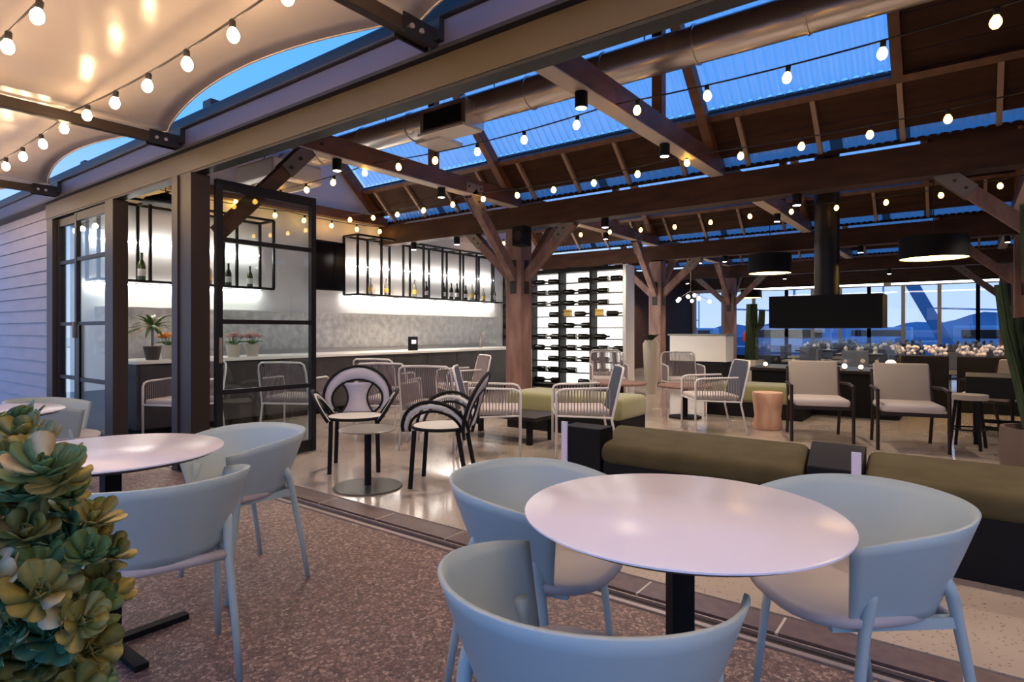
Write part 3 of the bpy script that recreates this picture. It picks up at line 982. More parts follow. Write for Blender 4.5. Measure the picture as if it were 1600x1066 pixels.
for j in range(NZ):
    z = .094 + (2.42 - .08) * j / NZ
    for k in range(NX):
        x = -6.85 - 1.5 + 3.0 * (k + .5) / NX
        if j == 6 and k in (0, 2, 3):
            x -= .12
        ORDS = 'first second third fourth fifth sixth seventh eighth ninth tenth eleventh twelfth thirteenth'.split()
        for dz in ((-.17, .19) if j != 6 else (.22,)):
            if rnd.random() < .10:
                continue
            sg = rnd.choice((-1, 1))
            o = wb if first else copy_tree(wb)
            first = False
            o.location = (x + dz - .15 * sg, 10.86, z + .0385 * 1.45)
            o.scale = (1.1, 1.45, 1.45)
            o.rotation_euler = (0, 0, 0 if sg > 0 else PI)
            o['group'] = 'wine bottles in the backlit rack'
            o['label'] = 'dark wine bottle, %s shelf up, %s bay from the left%s' % (ORDS[j], ORDS[k], ', left side' if dz < 0 else ', right side')
for k in (0, 2, 3):
    x = -6.85 - 1.5 + 3.0 * (k + .5) / NX - .2
    z = .094 + (2.42 - .08) * 6 / NZ
    t = thing('gift_box', {0: 'gold gift box in the wine rack, left of the column', 2: 'gold gift box in the middle of the wine rack', 3: 'gold gift box near the right end of the wine rack'}[k], 'box', (x, 10.84, z), 0, 'gold boxes in the wine rack')
    MB().bbox(-.09, -.05, 0, .06, .05, .15, .004).build('carton', 'label_gold', t)
    MB().box(-.09, -.052, .10, .06, .052, .112).build('ribbon', 'darkwood', t)

# ------------------------------------------------------------------ tub chairs and terrace tables
def tub_chair():
    t = thing('tub_chair', '', 'chair', (0, 0, 0))
    n = 44
    m = 8
    def rim(s):       # plan of top rim, s -1..1 from right tip round the back to left tip
        S = 1.0
        ang = s * R(90) / .70 if abs(s) < .70 else None
        if ang is not None:
            return (.308 * math.sin(ang), -.03 - .288 * math.cos(ang))
        e = (abs(s) - .70) / .30
        return (math.copysign(.308 - .035 * e * e, s), -.03 + .198 * e)
    def low(s):
        if abs(s) < .70:
            ang = s * R(90) / .70
            return (.215 * math.sin(ang), -.03 - .185 * math.cos(ang))
        e = (abs(s) - .70) / .30
        return (math.copysign(.215, s), -.03 + .16 * e)
    def fn(u, v):
        s = u * 2 - 1
        a, c = low(s), rim(s)
        w = v ** 1.15
        z0 = .435
        z1 = .713 - .06 * abs(s) ** 3
        q = w + .06 * math.sin(PI * v)
        return (a[0] + (c[0] - a[0]) * q, a[1] + (c[1] - a[1]) * q, z0 + (z1 - z0) * v)
    MB().grid(fn, n, m).build('back_shell', 'chair_blue', t, smooth=True, solid=.010)
    # seat: slightly dished, wider at the front
    def outline(a):
        x = .235 * math.copysign(abs(math.cos(a)) ** .75, math.cos(a))
        y = .225 * math.copysign(abs(math.sin(a)) ** .75, math.sin(a))
        x *= 1 + .12 * (y / .225)
        return x, y + .015
    b = MB()
    N = 36
    vs = [(0, 0, .447)]
    fs = []
    rings = [(0.35, .448), (.7, .453), (.92, .459), (1.0, .455), (1.0, .435), (.94, .425)]
    for sc, z in rings:
        for k in range(N):
            x, y = outline(2 * PI * k / N)
            dz = -.018 * max(0, (y * sc) / .24) ** 3
            vs.append((x * sc, y * sc, z + dz))
    for k in range(N):
        fs.append((0, 1 + k, 1 + (k + 1) % N))
    for i in range(len(rings) - 1):
        for k in range(N):
            fs.append((1 + i * N + k, 1 + (i + 1) * N + k, 1 + (i + 1) * N + (k + 1) % N, 1 + i * N + (k + 1) % N))
    fs.append(tuple(1 + (len(rings) - 1) * N + k for k in range(N)))
    b.add(vs, fs)
    b.build('seat', 'seat_pink', t, smooth=True)
    for sx in (-1, 1):
        MB().tube([(sx * .232, .075, .545), (sx * .232, .085, .50), (sx * .232, .10, .42), (sx * .237, .125, .22), (sx * .243, .15, 0)], .019, 10, r1=.011).build('leg', 'chair_blue', t, smooth=True)
        MB().tube([(sx * .213, -.135, .545), (sx * .212, -.16, .50), (sx * .21, -.18, .42), (sx * .222, -.215, .22), (sx * .232, -.25, 0)], .019, 10, r1=.011).build('leg', 'chair_blue', t, smooth=True)
        MB().bar((sx * .205, -.17, .425), (sx * .195, .17, .425), .022, .03).build('side_rail', 'chair_blue', t)
    MB().tube([(-.205, -.175, .42), (-.1, -.20, .425), (0, -.207, .427), (.1, -.20, .425), (.205, -.175, .42)], .018, 8).build('back_rail', 'seat_pink', t, smooth=True)
    return t
tc_ = tub_chair()
TC = [('pale blue-grey tub chair in the foreground, back towards the viewer, at the near round table', (-.631, 1.117), (-.03, 1)),
      ('pale blue-grey tub chair at the right of the near round table', (-.289, 2.027), (-.74, -.67)),
      ('pale blue-grey tub chair behind the near round table, beside the door track', (-1.126, 1.683), (.99, .13)),
      ('pale blue-grey tub chair with its back to the viewer at the left round table', (-2.289, .93), (-.96, .27)),
      ('pale blue-grey tub chair on the door side of the left round table', (-2.808, 1.509), (-.05, -1)),
      ('pale blue-grey tub chair farthest left, at the table by the siding', (-5.2, 1.50), (.38, .92))]
for i, (lab, p, f) in enumerate(TC):
    place(tc_, i > 0, lab, (p[0], p[1], 0), face(*f), 'tub chairs on the terrace')
def terrace_table(label, loc, r, rot=0):
    t = thing('round_table', label, 'table', (loc[0], loc[1], 0), rot, 'round terrace tables')
    MB().lathe([(1e-6, .732), (r - .012, .732), (r, .737), (r, .741), (r - .004, .744), (1e-6, .744)], 72).build('tabletop', 'table_white', t, smooth='auto')
    MB().lathe([(1e-6, .722), (r - .03, .722), (r - .012, .7315), (1e-6, .7318)], 72).build('underside', 'table_edge', t)
    MB().box(-.028, -.028, .03, .028, .028, .722).build('pole', 'black', t)
    MB().bar((-.2, 0, .71), (.2, 0, .71), .05, .015).build('top_bracket', 'black', t)
    for a in (0, 1):
        c_, s_ = math.cos(a * PI / 2), math.sin(a * PI / 2)
        MB().bar((-.28 * c_, -.28 * s_, .0125), (.28 * c_, .28 * s_, .0125), .045, .02 + .002 * a).build('foot', 'black', t)
    return t
terrace_table('near round white table in the foreground with a black pole', (-.58, 1.48), .395, R(40))
terrace_table('left round white table beside the succulent shrub', (-2.60, .91), .39, R(0))
terrace_table('far left white table by the siding, half hidden by the shrub', (-4.44, .91), .385, R(30))

# ------------------------------------------------------------------ black hoop chairs
def hoop_chair():
    t = thing('hoop_chair', '', 'chair', (0, 0, 0))
    sz = .45
    # seat
    ring = [(.24 * math.cos(a), .23 * math.sin(a), sz) for a in [2 * PI * k / 28 for k in range(28)]]
    MB().tube(ring, .013, 8, closed=True).build('seat_ring', 'black', t, smooth=True)
    MB().lathe([(1e-6, sz - .008), (.228, sz - .008), (.232, sz), (.228, sz + .010), (.16, sz + .006), (1e-6, sz + .004)], 28).build('seat', 'cord_white', t, smooth='auto')
    for sx in (-1, 1):
        MB().tube([(sx * .19, .17, sz - .01), (sx * .20, .20, 0)], .018, 8).build('leg', 'black', t)
        MB().tube([(sx * .17, -.16, sz - .01), (sx * .19, -.24, 0)], .018, 8).build('leg', 'black', t)
    # back: plane tilting backwards
    def bp(x, h):
        return (x, -.20 - .30 * h - .04 * (1 - (x / .3) ** 2), sz - .02 + h)
    def arc(rx, h0, hh, n=24, a0=-.30):
        pts = []
        for k in range(n + 1):
            a = PI * (a0 + (1 - 2 * a0) * k / n)
            pts.append((rx * math.cos(a), h0 + hh * math.sin(a)))
        return pts
    out = arc(.30, .17, .27)
    inn = arc(.225, .15, .165)
    MB().tube([bp(*p) for p in out], .014, 8).build('outer_hoop', 'black', t, smooth=True)
    MB().tube([bp(*p) for p in inn], .011, 8).build('inner_hoop', 'black', t, smooth=True)
    b = MB()
    vs = []
    n = len(out)
    for p, q in zip(out, inn):
        vs.append(bp(p[0] * .97, p[1]))
        vs.append(bp(*q))
    b.add(vs, [(2 * k, 2 * k + 1, 2 * k + 3, 2 * k + 2) for k in range(2, n - 3)])
    b.build('back_band', 'lav', t, smooth=True, solid=.006)
    # waisted centre splat
    vs = []
    for k in range(9):
        u = k / 8
        wd = .085 + .06 * (2 * u - 1) ** 2
        vs += [bp(-wd, .02 + .27 * u), bp(wd, .02 + .27 * u)]
    MB().add(vs, [(2 * k, 2 * k + 1, 2 * k + 3, 2 * k + 2) for k in range(8)]).build('back_splat', 'lav', t, smooth=True, solid=.006)
    for sx in (-1, 1):
        pts = []
        for k in range(9):
            u = k / 8
            wd = (.085 + .06 * (2 * u - 1) ** 2) * sx
            pts.append(bp(wd, .02 + .27 * u))
        MB().tube(pts, .009, 6).build('splat_edge', 'black', t)
        # flared arm hoops: outer, inner and the pale cord between
        for nm, rr, hh, m_, th in (('arm_hoop', .255, .24, 'black', .014), ('arm_hoop', .20, .165, 'black', .011), ('arm_cord', .228, .203, 'cord_white', .016)):
            pts = []
            for k in range(19):
                a = PI * k / 18
                y = -.0 + rr * math.cos(a)
                h = hh * math.sin(a)
                pts.append((sx * (.205 + .66 * h), y, sz - .01 + h))
            MB().tube(pts, th, 8).build(nm, m_, t, smooth=True)
    return t
hc = hoop_chair()
place(hc, False, 'black hoop chair facing the terrace, left of the low table', (-4.26, 3.38, 0), face(.74, -.67), 'black hoop chairs at the doorway')
place(hc, True, 'black hoop chair seen from its side, right of the low table', (-3.30, 3.46, 0), face(-.86, -.51), 'black hoop chairs at the doorway')
t = thing('side_table', 'small round table with a wide flat disc foot between the hoop chairs', 'table', (-3.66, 3.02, 0))
MB().lathe([(1e-6, 0), (.255, 0), (.26, .006), (.255, .012), (.05, .018), (1e-6, .018)], 40).build('disc_foot', 'disc', t, smooth='auto')
MB().cyl((0, 0, .015), (0, 0, .44), .026, 16).build('pole', 'black', t, smooth='auto')
MB().lathe([(1e-6, .44), (.215, .44), (.22, .446), (.215, .452), (1e-6, .452)], 40).build('tabletop', 'greytop', t, smooth='auto')

# ------------------------------------------------------------------ wire armchairs
def wire_chair(back_mat='rope', side_mat='rope', frame='wire_white'):
    t = thing('rope_armchair', '', 'chair', (0, 0, 0))
    r = .012
    W2 = .28
    for sx in (-1, 1):
        x = sx * W2
        MB().tube([(x, .27, 0), (x, .27, .60), (x, .25, .635), (x, .20, .65), (x, -.22, .66)], r, 8).build('front_frame', frame, t, smooth=True)
        MB().tube([(x, -.33, 0), (x, -.25, .36), (x * .98, -.34, .74), (x * .93, -.36, .82), (x * .80, -.37, .845), (0, -.375, .85)], r, 8).build('back_frame', frame, t, smooth=True)
        MB().tube([(x, .27, .40), (x, -.26, .38)], r * .8, 6).build('side_rail', frame, t)
        b = MB()
        for k in range(17):
            y = .25 - .48 * k / 16
            b.tube([(x, y, .40 - .01 * k / 16), (x, y, .65)], .005, 4)
        b.build('side_cords', side_mat, t)['kind'] = 'stuff'
    MB().tube([(-W2, .27, .40), (W2, .27, .40)], r, 6).build('front_rail', frame, t)
    MB().tube([(-W2, -.26, .38), (W2, -.26, .38)], r, 6).build('back_rail', frame, t)
    b = MB()
    for k in range(27):
        x = -.26 + .52 * k / 26
        zt = .845 if abs(x) < .22 else .80
        b.tube([(x, -.25, .38), (x, -.30, .58), (x * .97, -.36, zt)], .006, 4)
    b.build('back_cords', back_mat, t)['kind'] = 'stuff'
    MB().bbox(-.26, -.24, .40, .26, .27, .46, .025).build('seat_cushion', 'cushion_pale', t, smooth='auto')
    return t
wc = wire_chair()
wcd = wire_chair('rope_dark', 'rope')
from math import sin, cos
WC = [(1, (-3.02, 5.15), (-.8, -.6), 'white framed rope armchair in side view behind the bench, slate back'),
      (1, (-2.42, 7.15), (-.8, -.6), 'white framed rope armchair in side view near the wooden stump, slate back'),
      (0, (-4.43, 4.55), (-.5, 1), 'white framed rope armchair directly behind the side-on hoop chair'),
      (0, (-5.2, 4.62), (-.6, 1), 'white framed rope armchair just right of the front-facing hoop chair'),
      (1, (-3.72, 4.62), (.8, .6), 'white framed rope armchair facing right, by the olive bench end'),
      (0, (-6.0, 5.25), (-.4, 1), 'white framed rope armchair near the bar, behind the hoop chairs'),
      (0, (-5.70, 6.35), (-.6, -1), 'white framed rope armchair close to the bar, left of the column'),
      (0, (-6.25, 4.10), (-.6, 1), 'white framed rope armchair behind the open door leaf'),
      (0, (-6.95, 3.15), (.5, -1), 'white framed armchair in the open doorway, left of the thick post'),
      (0, (-4.6, 8.7), (.6, -.9), 'white framed rope armchair in front of the wine rack'),
      (0, (-3.6, 9.3), (.6, -.9), 'white framed rope armchair in front of the second column'),
      (0, (-5.1, 9.6), (.6, -.9), 'white framed rope armchair near the lit rack post')]
u0 = u1 = False
for k, p, f, lab in WC:
    if k == 0:
        place(wc, u0, lab, (*p, 0), face(*f), 'white framed rope armchairs')
        u0 = True
    else:
        place(wcd, u1, lab, (*p, 0), face(*f), 'white framed rope armchairs')
        u1 = True
# ------------------------------------------------------------------ beige lounge chairs
def lounge_chair():
    t = thing('lounge_chair', '', 'chair', (0, 0, 0))
    for sx in (-1, 1):
        MB().tube([(sx * .30, .28, 0), (sx * .30, .27, .60)], .017, 8).build('leg', 'darkwood', t)
        MB().tube([(sx * .27, -.34, 0), (sx * .27, -.24, .36), (sx * .27, -.33, .78)], .017, 8).build('leg', 'darkwood', t)
        MB().tube([(sx * .30, .29, .60), (sx * .31, 0, .615), (sx * .28, -.30, .60)], .017, 8).build('arm', 'darkwood', t)
    MB().bar((-.30, .26, .37), (.30, .26, .37), .03, .04).bar((-.28, -.24, .36), (.28, -.24, .36), .03, .04).build('seat_frame', 'darkwood', t)
    MB().bbox(-.275, -.25, .385, .275, .30, .465, .035).build('seat_cushion', 'cushion_pale', t, smooth='auto')
    b = MB()
    b.bbox(-.26, -.03, 0, .26, .03, .42, .025)
    b.v = [(x, y - .255 - .2 * z, z + .43) for x, y, z in b.v]
    b.build('back_cushion', 'cushion', t, smooth='auto')
    return t
lc = lounge_chair()
for i, (p, f, lab) in enumerate([((-1.32, 7.43), (.35, -1), 'taupe cushioned lounge chair with dark legs, left of the pair'),
                                 ((-.48, 7.40), (.25, -1), 'taupe cushioned lounge chair with dark legs, right of the pair'),
                                 ((.35, 9.2), (-.6, -.8), 'taupe lounge chair half hidden by the cactus')]):
    place(lc, i > 0, lab, (*p, 0), face(*f), 'taupe lounge chairs')

# ------------------------------------------------------------------ benches and boxes
def bench(name, label, x0, y0, x1, y1, z, m='velvet', plinth=.30, bev=.06, sl=0, sr=0):
    t = thing('upholstered_bench', label, 'bench', ((x0 + x1) / 2, (y0 + y1) / 2, 0), 0, 'upholstered benches')
    a, c = (x1 - x0) / 2, (y1 - y0) / 2
    def slant(mb):
        mb.v = [(x + ((sl + (sr - sl) * (x + a) / (2 * a)) * (y + c) / (2 * c)), y, zz) for x, y, zz in mb.v]
        return mb
    slant(MB().bbox(-a, -c, plinth, a, c, z, bev, 4)).build('cushion', m, t, smooth='auto')
    slant(MB().box(-a + .02, -c + .03, 0, a - .02, c - .03, plinth + .01)).build('plinth', 'black', t)
    return t
bench('b1', 'olive velvet bench behind the near table, left of the dark box', -1.97, 3.60, -.70, 4.46, .44, sl=-.33, sr=-.13)
bench('b2', 'olive velvet bench at the right edge, beside the dark box', -.43, 3.60, 2.6, 4.46, .44, sl=-.07)
bench('b3', 'light olive bench in front of the nearest column', -4.6, 5.95, -3.0, 6.65, .45, 'velvet_light', .2)
bench('b4', 'light olive bench beyond the wooden stump', -3.0, 8.6, -1.7, 9.3, .45, 'velvet_light', .2)
for x0, x1, lab in ((-2.28, -1.98, 'black planter box with a lilac edge at the left end of the bench'), (-.695, -.435, 'dark box with a lilac edge between the two benches')):
    t = thing('divider_box', lab, 'box', ((x0 + x1) / 2, 3.95, 0), 0, 'dark boxes between the benches')
    a = (x1 - x0) / 2
    cb = MB().bbox(-a, -.33, 0, a, -.14 if x0 < -2 else .49, .53 if x0 < -2 else .46, .008, 2)
    if x0 > -2:
        cb.v = [(x - (.13 - .06 * (x + a) / (2 * a)) * (y + .33) / .82, y, zz) for x, y, zz in cb.v]
    cb.build('carcass', 'black', t)
    MB().box((-a + .0 if x0 < -2 else a - .045), -.345, .02, (-a + .045 if x0 < -2 else a), -.331, .56).build('lilac_edge', 'lilac', t)
t = thing('low_table', 'low dark bench table in front of the olive bench', 'table', (-4.15, 5.35, 0))
MB().bbox(-.62, -.28, .26, .62, .28, .30, .006, 2).build('tabletop', 'darkwood', t)
for sx in (-.5, .5):
    for sy in (-.2, .2):
        MB().box(sx - .025, sy - .025, 0, sx + .025, sy + .025, .26).build('leg', 'black', t)
t = thing('stump_table', 'turned wooden stump table beside the left lounge chair', 'table', (-1.93, 7.75, 0))
MB().lathe([(1e-6, 0), (.15, 0), (.175, .05), (.15, .16), (.165, .30), (.18, .42), (.17, .45), (1e-6, .45)], 24).build('drum', 'copper', t, smooth='auto')
for (p, lab) in (((-4.0, 7.95), 'brown round table in front of the wine rack'), ((-3.1, 8.1), 'brown round table between the rope armchairs')):
    t = thing('round_dining_table', lab, 'table', (*p, 0), 0, 'round indoor tables')
    MB().lathe([(1e-6, .42), (.36, .42), (.37, .44), (.36, .455), (1e-6, .455)], 36).build('tabletop', 'post_wood', t, smooth='auto')
    MB().cyl((0, 0, .02), (0, 0, .42), .035, 12).build('pole', 'black', t)
    MB().cyl((0, 0, 0), (0, 0, .02), .22, 24).build('foot', 'black', t)

# ------------------------------------------------------------------ fireplace, pendants
t = thing('fireplace_hood', 'big black suspended fireplace hood with a round flue', 'fireplace', (-1.65, 10.0, 0))
MB().box(-.74, -.32, 1.24, .74, .32, 1.72).build('hood', 'black', t)
MB().cyl((0, 0, 1.72), (0, 0, 4.76), .17, 24).build('flue', 'steel', t, smooth='auto')
MB().box(-.68, -.26, 1.235, .68, .26, 1.242).build('hood_lining', 'gloss_black', t)
t = thing('fire_table', 'dark fire table under the black hood, candles along its edge', 'fireplace', (-1.65, 10.0, 0))
MB().bbox(-.95, -.5, 0, .95, .5, .60, .01, 2).build('base', 'black', t)
MB().bbox(-1.0, -.55, .60, 1.0, .55, .65, .01, 2).build('ledge', 'darkwood', t)
for sx in (-.9, .9):
    MB().box(sx - .005, -.45, .65, sx + .005, .45, 1.10).build('glass_screen', 'glass_far', t)
MB().box(-.9, .445, .65, .9, .455, 1.10).build('glass_screen', 'glass_far', t)
for i, (dx, r_) in enumerate(((.85, .07), (.5, .03), (.3, .035), (.05, .025), (-.3, .025), (-.75, .03))):
    t = thing('candle_lamp', ('glowing round candle lamp, largest, at the right end of the fire table', 'candle on the fire table, next left of the largest', 'candle on the fire table, third from the right', 'candle at the middle of the fire table', 'candle left of the middle of the fire table', 'candle at the left end of the fire table')[i], 'candle', (-1.65 + dx, 9.52, .65), 0, 'candles on the fire table')
    MB().cyl((0, 0, 0), (0, 0, .02), r_ * .7, 12).build('holder', 'black', t)
    MB().ball((0, 0, .02 + r_), r_, 12, 8).build('glow_globe', 'candle', t, smooth=True)
def pendant(label, loc, r, h, fl=1.2):
    t = thing('drum_pendant', label, 'lamp', loc, 0, 'black drum pendants')
    MB().lathe([(1e-6, .03), (r - .008, .03), (r - .008, 0), (r, 0), (r, h), (1e-6, h + .001)], 36).build('shade', 'black', t, smooth='auto')
    MB().lathe([(1e-6, .012), (r * .97, .012)], 36).build('diffuser', 'glowdisc', t)
    MB().cyl((0, 0, h), (0, 0, fl), .007, 6).build('flex', 'cable', t)
pendant('black drum pendant lamp left of the fireplace flue', (-2.95, 12.0, 2.28), .38, .36, 1.13)
pendant('black drum pendant lamp right of the fireplace flue', (-.36, 10.4, 2.22), .42, .30, 2.68)
pendant('small far drum pendant lamp beyond the tall dark cactus', (-5.2, 19.0, 2.2), .30, .25, 1.86)
for x0, x1, lab in ((-5.5, -1.9, 'long white light bar over the far windows, left'), (-1.7, .9, 'long white light bar over the far windows, right')):
    t = thing('light_bar', lab, 'lamp', ((x0 + x1) / 2, 20.4, 2.52), 0, 'light bars at the far windows')
    L = (x1 - x0) / 2
    MB().box(-L, -.03, 0, L, .03, .05).build('tube', 'led_far', t)
    MB().box(-L, -.04, .05, L, .04, .09).build('housing', 'black', t)
    for sx in (-L + .3, L - .3):
        MB().cyl((sx, 0, .09), (sx, 0, 2.4), .006, 6).build('hanger', 'rod', t)
t = thing('chandelier', 'cluster of small glowing globes beyond the second column', 'lamp', (-5.6, 15.0, 2.1))
MB().cyl((0, 0, .1), (0, 0, 2.6), .008, 6).build('flex', 'cable', t)
for k in range(9):
    a = k * 2.4
    r_ = .10 + .045 * k
    MB().ball((r_ * cos(a), r_ * sin(a), -.02 * k), .045, 10, 6).build('globe', 'led_far', t, smooth=True)
    MB().cyl((0, 0, .12), (r_ * cos(a), r_ * sin(a), -.02 * k + .03), .004, 4).build('arm', 'rod', t)
t = thing('speaker_box', 'black loudspeaker fixed high on the nearest column', 'speaker', (-5.10, 7.0, 2.42))
MB().bbox(-.1, -.1, 0, .1, .1, .28, .01).build('cabinet', 'black', t)
MB().box(-.02, .05, .1, .02, .2, .14).build('bracket', 'steel', t)
MB().cyl((0, -.101, .14), (0, -.104, .14), .07, 20).build('grille', 'steel', t)

# ------------------------------------------------------------------ fill spots added under the beams to brighten the interior
def spot(label, x, y, z, e=85, col=(1, .8, .6)):
    t = thing('ceiling_spot', label, 'lamp', (x, y, z), 0, 'added fill spots under the beams')
    MB().lathe([(.045, 0), (.05, .01), (.05, .12), (1e-6, .121)], 16).build('can', 'black', t, smooth='auto')
    MB().lathe([(1e-6, -.002), (.04, -.002)], 16).build('lens', 'led_far', t)
    ld = bpy.data.lights.new('spot_lamp', 'SPOT')
    ld.energy = e
    ld.color = col
    ld.spot_size = R(120)
    ld.spot_blend = .6
    ld.shadow_soft_size = .04
    lo = bpy.data.objects.new('spot_lamp', ld)
    COL.objects.link(lo)
    lo.parent = t
    lo.location = (0, 0, -.02)
for Y, rn in ((7.27, 'nearest'), (12.35, 'second'), (17.43, 'third')):
    for X, cn in ((-7.6, 'leftmost'), (-6.6, 'second'), (-3.9, 'third'), (-1.5, 'fourth'), (2.2, 'rightmost')):
        spot('added black fill spot under the %s long beam, %s' % (rn, cn), X, Y, 2.60)
for X, cn in ((-5.35, 'column-line tie beam'), (-2.35, 'next tie beam'), (.65, 'right-hand tie beam')):
    for Y, q in ((4.0, 'near the doors'), (5.6, 'midway'), (10.0, 'second bay'), (15.0, 'third bay')):
        spot('added black fill spot under the %s, %s' % (cn, q), X, Y, 2.907)

# ------------------------------------------------------------------ cacti
def cactus(label, loc, arms, pot_r, pot_h, potm):
    t = thing('tall_cactus', label, 'cactus', loc)
    MB().lathe([(1e-6, 0), (pot_r * .8, 0), (pot_r, pot_h * .6), (pot_r * .95, pot_h), (pot_r * .85, pot_h), (pot_r * .8, pot_h * .9), (1e-6, pot_h * .9)], 28).build('pot', potm, t, smooth='auto')
    for pts, r in arms:
        P = [Vector(p) for p in pts]
        path = []
        for a, c in zip(P[:-1], P[1:]):
            for k in range(5):
                path.append(a.lerp(c, k / 5))
        path.append(P[-1])
        n = 16
        b = MB()
        b.tube(path, r, n, r1=r * .75)
        nv = []
        for i, v in enumerate(b.v):
            c_ = path[i // n]
            d = Vector(v) - c_
            f = 1.0 if (i % n) % 4 else 1.55
            if (i % n) % 4 == 2:
                f = .62
            nv.append(tuple(c_ + d * f))
        b.v = nv
        b.build('stem', 'cactus', t)
    return t
cactus('tall ribbed cactus with several stems at the right edge', (.45, 5.75, 0),
       [([(0, 0, .4), (.02, 0, 1.2), (.0, 0, 2.2), (-.03, 0, 3.05)], .06), ([(-.05, .05, .4), (-.12, .08, .8), (-.20, .1, 1.2), (-.24, .1, 1.55)], .032),
        ([(.1, 0, .4), (.16, 0, 1.2), (.16, 0, 2.0), (.13, 0, 2.7)], .055), ([(0, -.1, .4), (-.04, -.14, 1.1), (-.09, -.14, 1.7), (-.10, -.14, 2.1)], .035),
        ([(-.02, .1, .4), (-.08, .12, .9), (-.12, .12, 1.3)], .04)], .26, .5, 'pot_brown')
cactus('slender dark cactus left of the fireplace hood', (-4.15, 15.2, 0),
       [([(0, 0, .4), (0, 0, 1.2), (.0, 0, 1.85)], .11), ([(0, 0, 1.2), (.22, 0, 1.35), (.24, 0, 1.7)], .06)], .3, .5, 'pot_grey')
t = thing('tall_planter', 'tall pale planter with dark foliage left of the second column', 'planter', (-4.78, 10.75, 0))
MB().lathe([(1e-6, 0), (.10, 0), (.14, .5), (.16, .95), (.12, 1.02), (1e-6, 1.02)], 20).build('vase', 'pot_grey', t, smooth='auto')
for k in range(16):
    a = k * 2.4
    L = .13 + .012 * k
    vs = [(0, 0, 1.0), (L * .5 * cos(a + .25), L * .5 * sin(a + .25), 1.12), (L * cos(a), L * sin(a), 1.13), (L * .5 * cos(a - .25), L * .5 * sin(a - .25), 1.12)]
    MB().add(vs, [(0, 1, 2, 3)]).build('leaf', 'cactus', t, solid=.003)

# ------------------------------------------------------------------ far hall furniture
t = thing('host_counter', 'pale service counter beyond the second column', 'counter', (-5.25, 14.8, 0))
MB().bbox(-.7, -.3, .45, .7, .3, 1.08, .01, 2).build('body', 'counter_top', t)
MB().box(-.65, -.25, 0, .65, .25, .45).build('plinth', 'black', t)
MB().box(-.74, -.34, 1.08, .74, .34, 1.12).build('worktop', 'greytop', t)
t = thing('fire_extinguisher', 'red lantern standing by the third column', 'lantern', (-4.5, 16.1, 0.0))
MB().lathe([(1e-6, .9), (.09, .9), (.12, .98), (.12, 1.12), (.06, 1.2), (1e-6, 1.2)], 16).build('lantern_body', 'red', t, smooth='auto')
MB().cyl((0, 0, 0), (0, 0, .9), .03, 10).build('stand', 'rod', t)
t.name = 'red_lantern'
def simple_chair():
    t = thing('dining_chair', '', 'chair', (0, 0, 0))
    MB().bbox(-.23, -.23, .42, .23, .23, .48, .02, 2).build('seat', 'cushion', t)
    MB().bbox(-.23, -.26, .50, .23, -.21, .82, .015, 2).build('backrest', 'rope_dark', t)
    for sx in (-1, 1):
        MB().cyl((sx * .2, .2, 0), (sx * .2, .2, .43), .014, 6).build('leg', 'black', t)
        MB().cyl((sx * .2, -.22, 0), (sx * .2, -.23, .55), .014, 6).build('leg', 'black', t)
    return t
def far_table():
    t = thing('dining_table', '', 'table', (0, 0, 0))
    MB().bbox(-.4, -.4, .70, .4, .4, .74, .01, 2).build('tabletop', 'darkwood', t)
    MB().cyl((0, 0, .02), (0, 0, .7), .03, 8).build('pole', 'black', t)
    MB().cyl((0, 0, 0), (0, 0, .02), .24, 16).build('foot', 'black', t)
    return t
def napkin():
    t = thing('folded_napkin', '', 'napkin', (0, 0, 0))
    MB().lathe([(.055, 0), (.03, .05), (.045, .10), (1e-6, .16)], 6).build('cloth_cone', 'cloth', t)
    return t
def wglass():
    t = thing('wine_glass', '', 'glass', (0, 0, 0))
    MB().lathe([(1e-6, 0), (.034, 0), (.034, .004), (.004, .01), (.004, .085), (.03, .11), (.038, .15), (.032, .20), (.030, .20), (.034, .15), (.026, .115), (1e-6, .10)], 12).build('bowl', 'bottle_pale', t, smooth=True)
    return t
sc_, ft_, np_, wg_ = simple_chair(), far_table(), napkin(), wglass()
u = [False] * 4
NR = {14.0: 'nearest', 16.2: 'second', 18.6: 'third', 20.6: 'farthest'}
SD = {(0, -1): 'near', (0, 1): 'far', (1, 0): 'right', (-1, 0): 'left'}
tabs = []
for iy, Y in enumerate((14.0, 16.2, 18.6, 20.6)):
    for X in (-3.3, -1.7, -.1, 1.5):
        if iy == 0 and X < -3:
            continue
        tabs.append((X + (.4 if iy % 2 else 0), Y, '%s table, %s row of far hall' % ({-3.3: 'leftmost', -1.7: 'second', -.1: 'third', 1.5: 'rightmost'}[X], NR[Y])))
for X, Y, tl in tabs:
    place(ft_, u[0], 'dark square laid dining table, ' + tl, (X, Y, 0), 0, 'laid tables in the far hall')
    u[0] = True
    for dx, dy in ((0, -.52), (0, .52), (.52, 0), (-.52, 0)):
        place(sc_, u[1], 'dark dining chair, '+ SD[((dx > 0) - (dx < 0), (dy > 0) - (dy < 0))] + ' side of ' + tl, (X + dx, Y + dy, 0), face(-dx, -dy), 'dining chairs in the far hall')
        u[1] = True
    for dx, dy in ((0, -.26), (0, .26), (.26, 0), (-.26, 0)):
        place(np_, u[2], 'white napkin on the ' + SD[((dx > 0) - (dx < 0), (dy > 0) - (dy < 0))] + ' side of ' + tl, (X + dx, Y + dy, .74), rnd.random(), 'napkins in the far hall')
        u[2] = True
        place(wg_, u[3], 'wine glass on the ' + SD[((dx > 0) - (dx < 0), (dy > 0) - (dy < 0))] + ' side of ' + tl, (X + dx * .6 + .1, Y + dy * .6 + .1, .74), 0, 'wine glasses in the far hall')
        u[3] = True
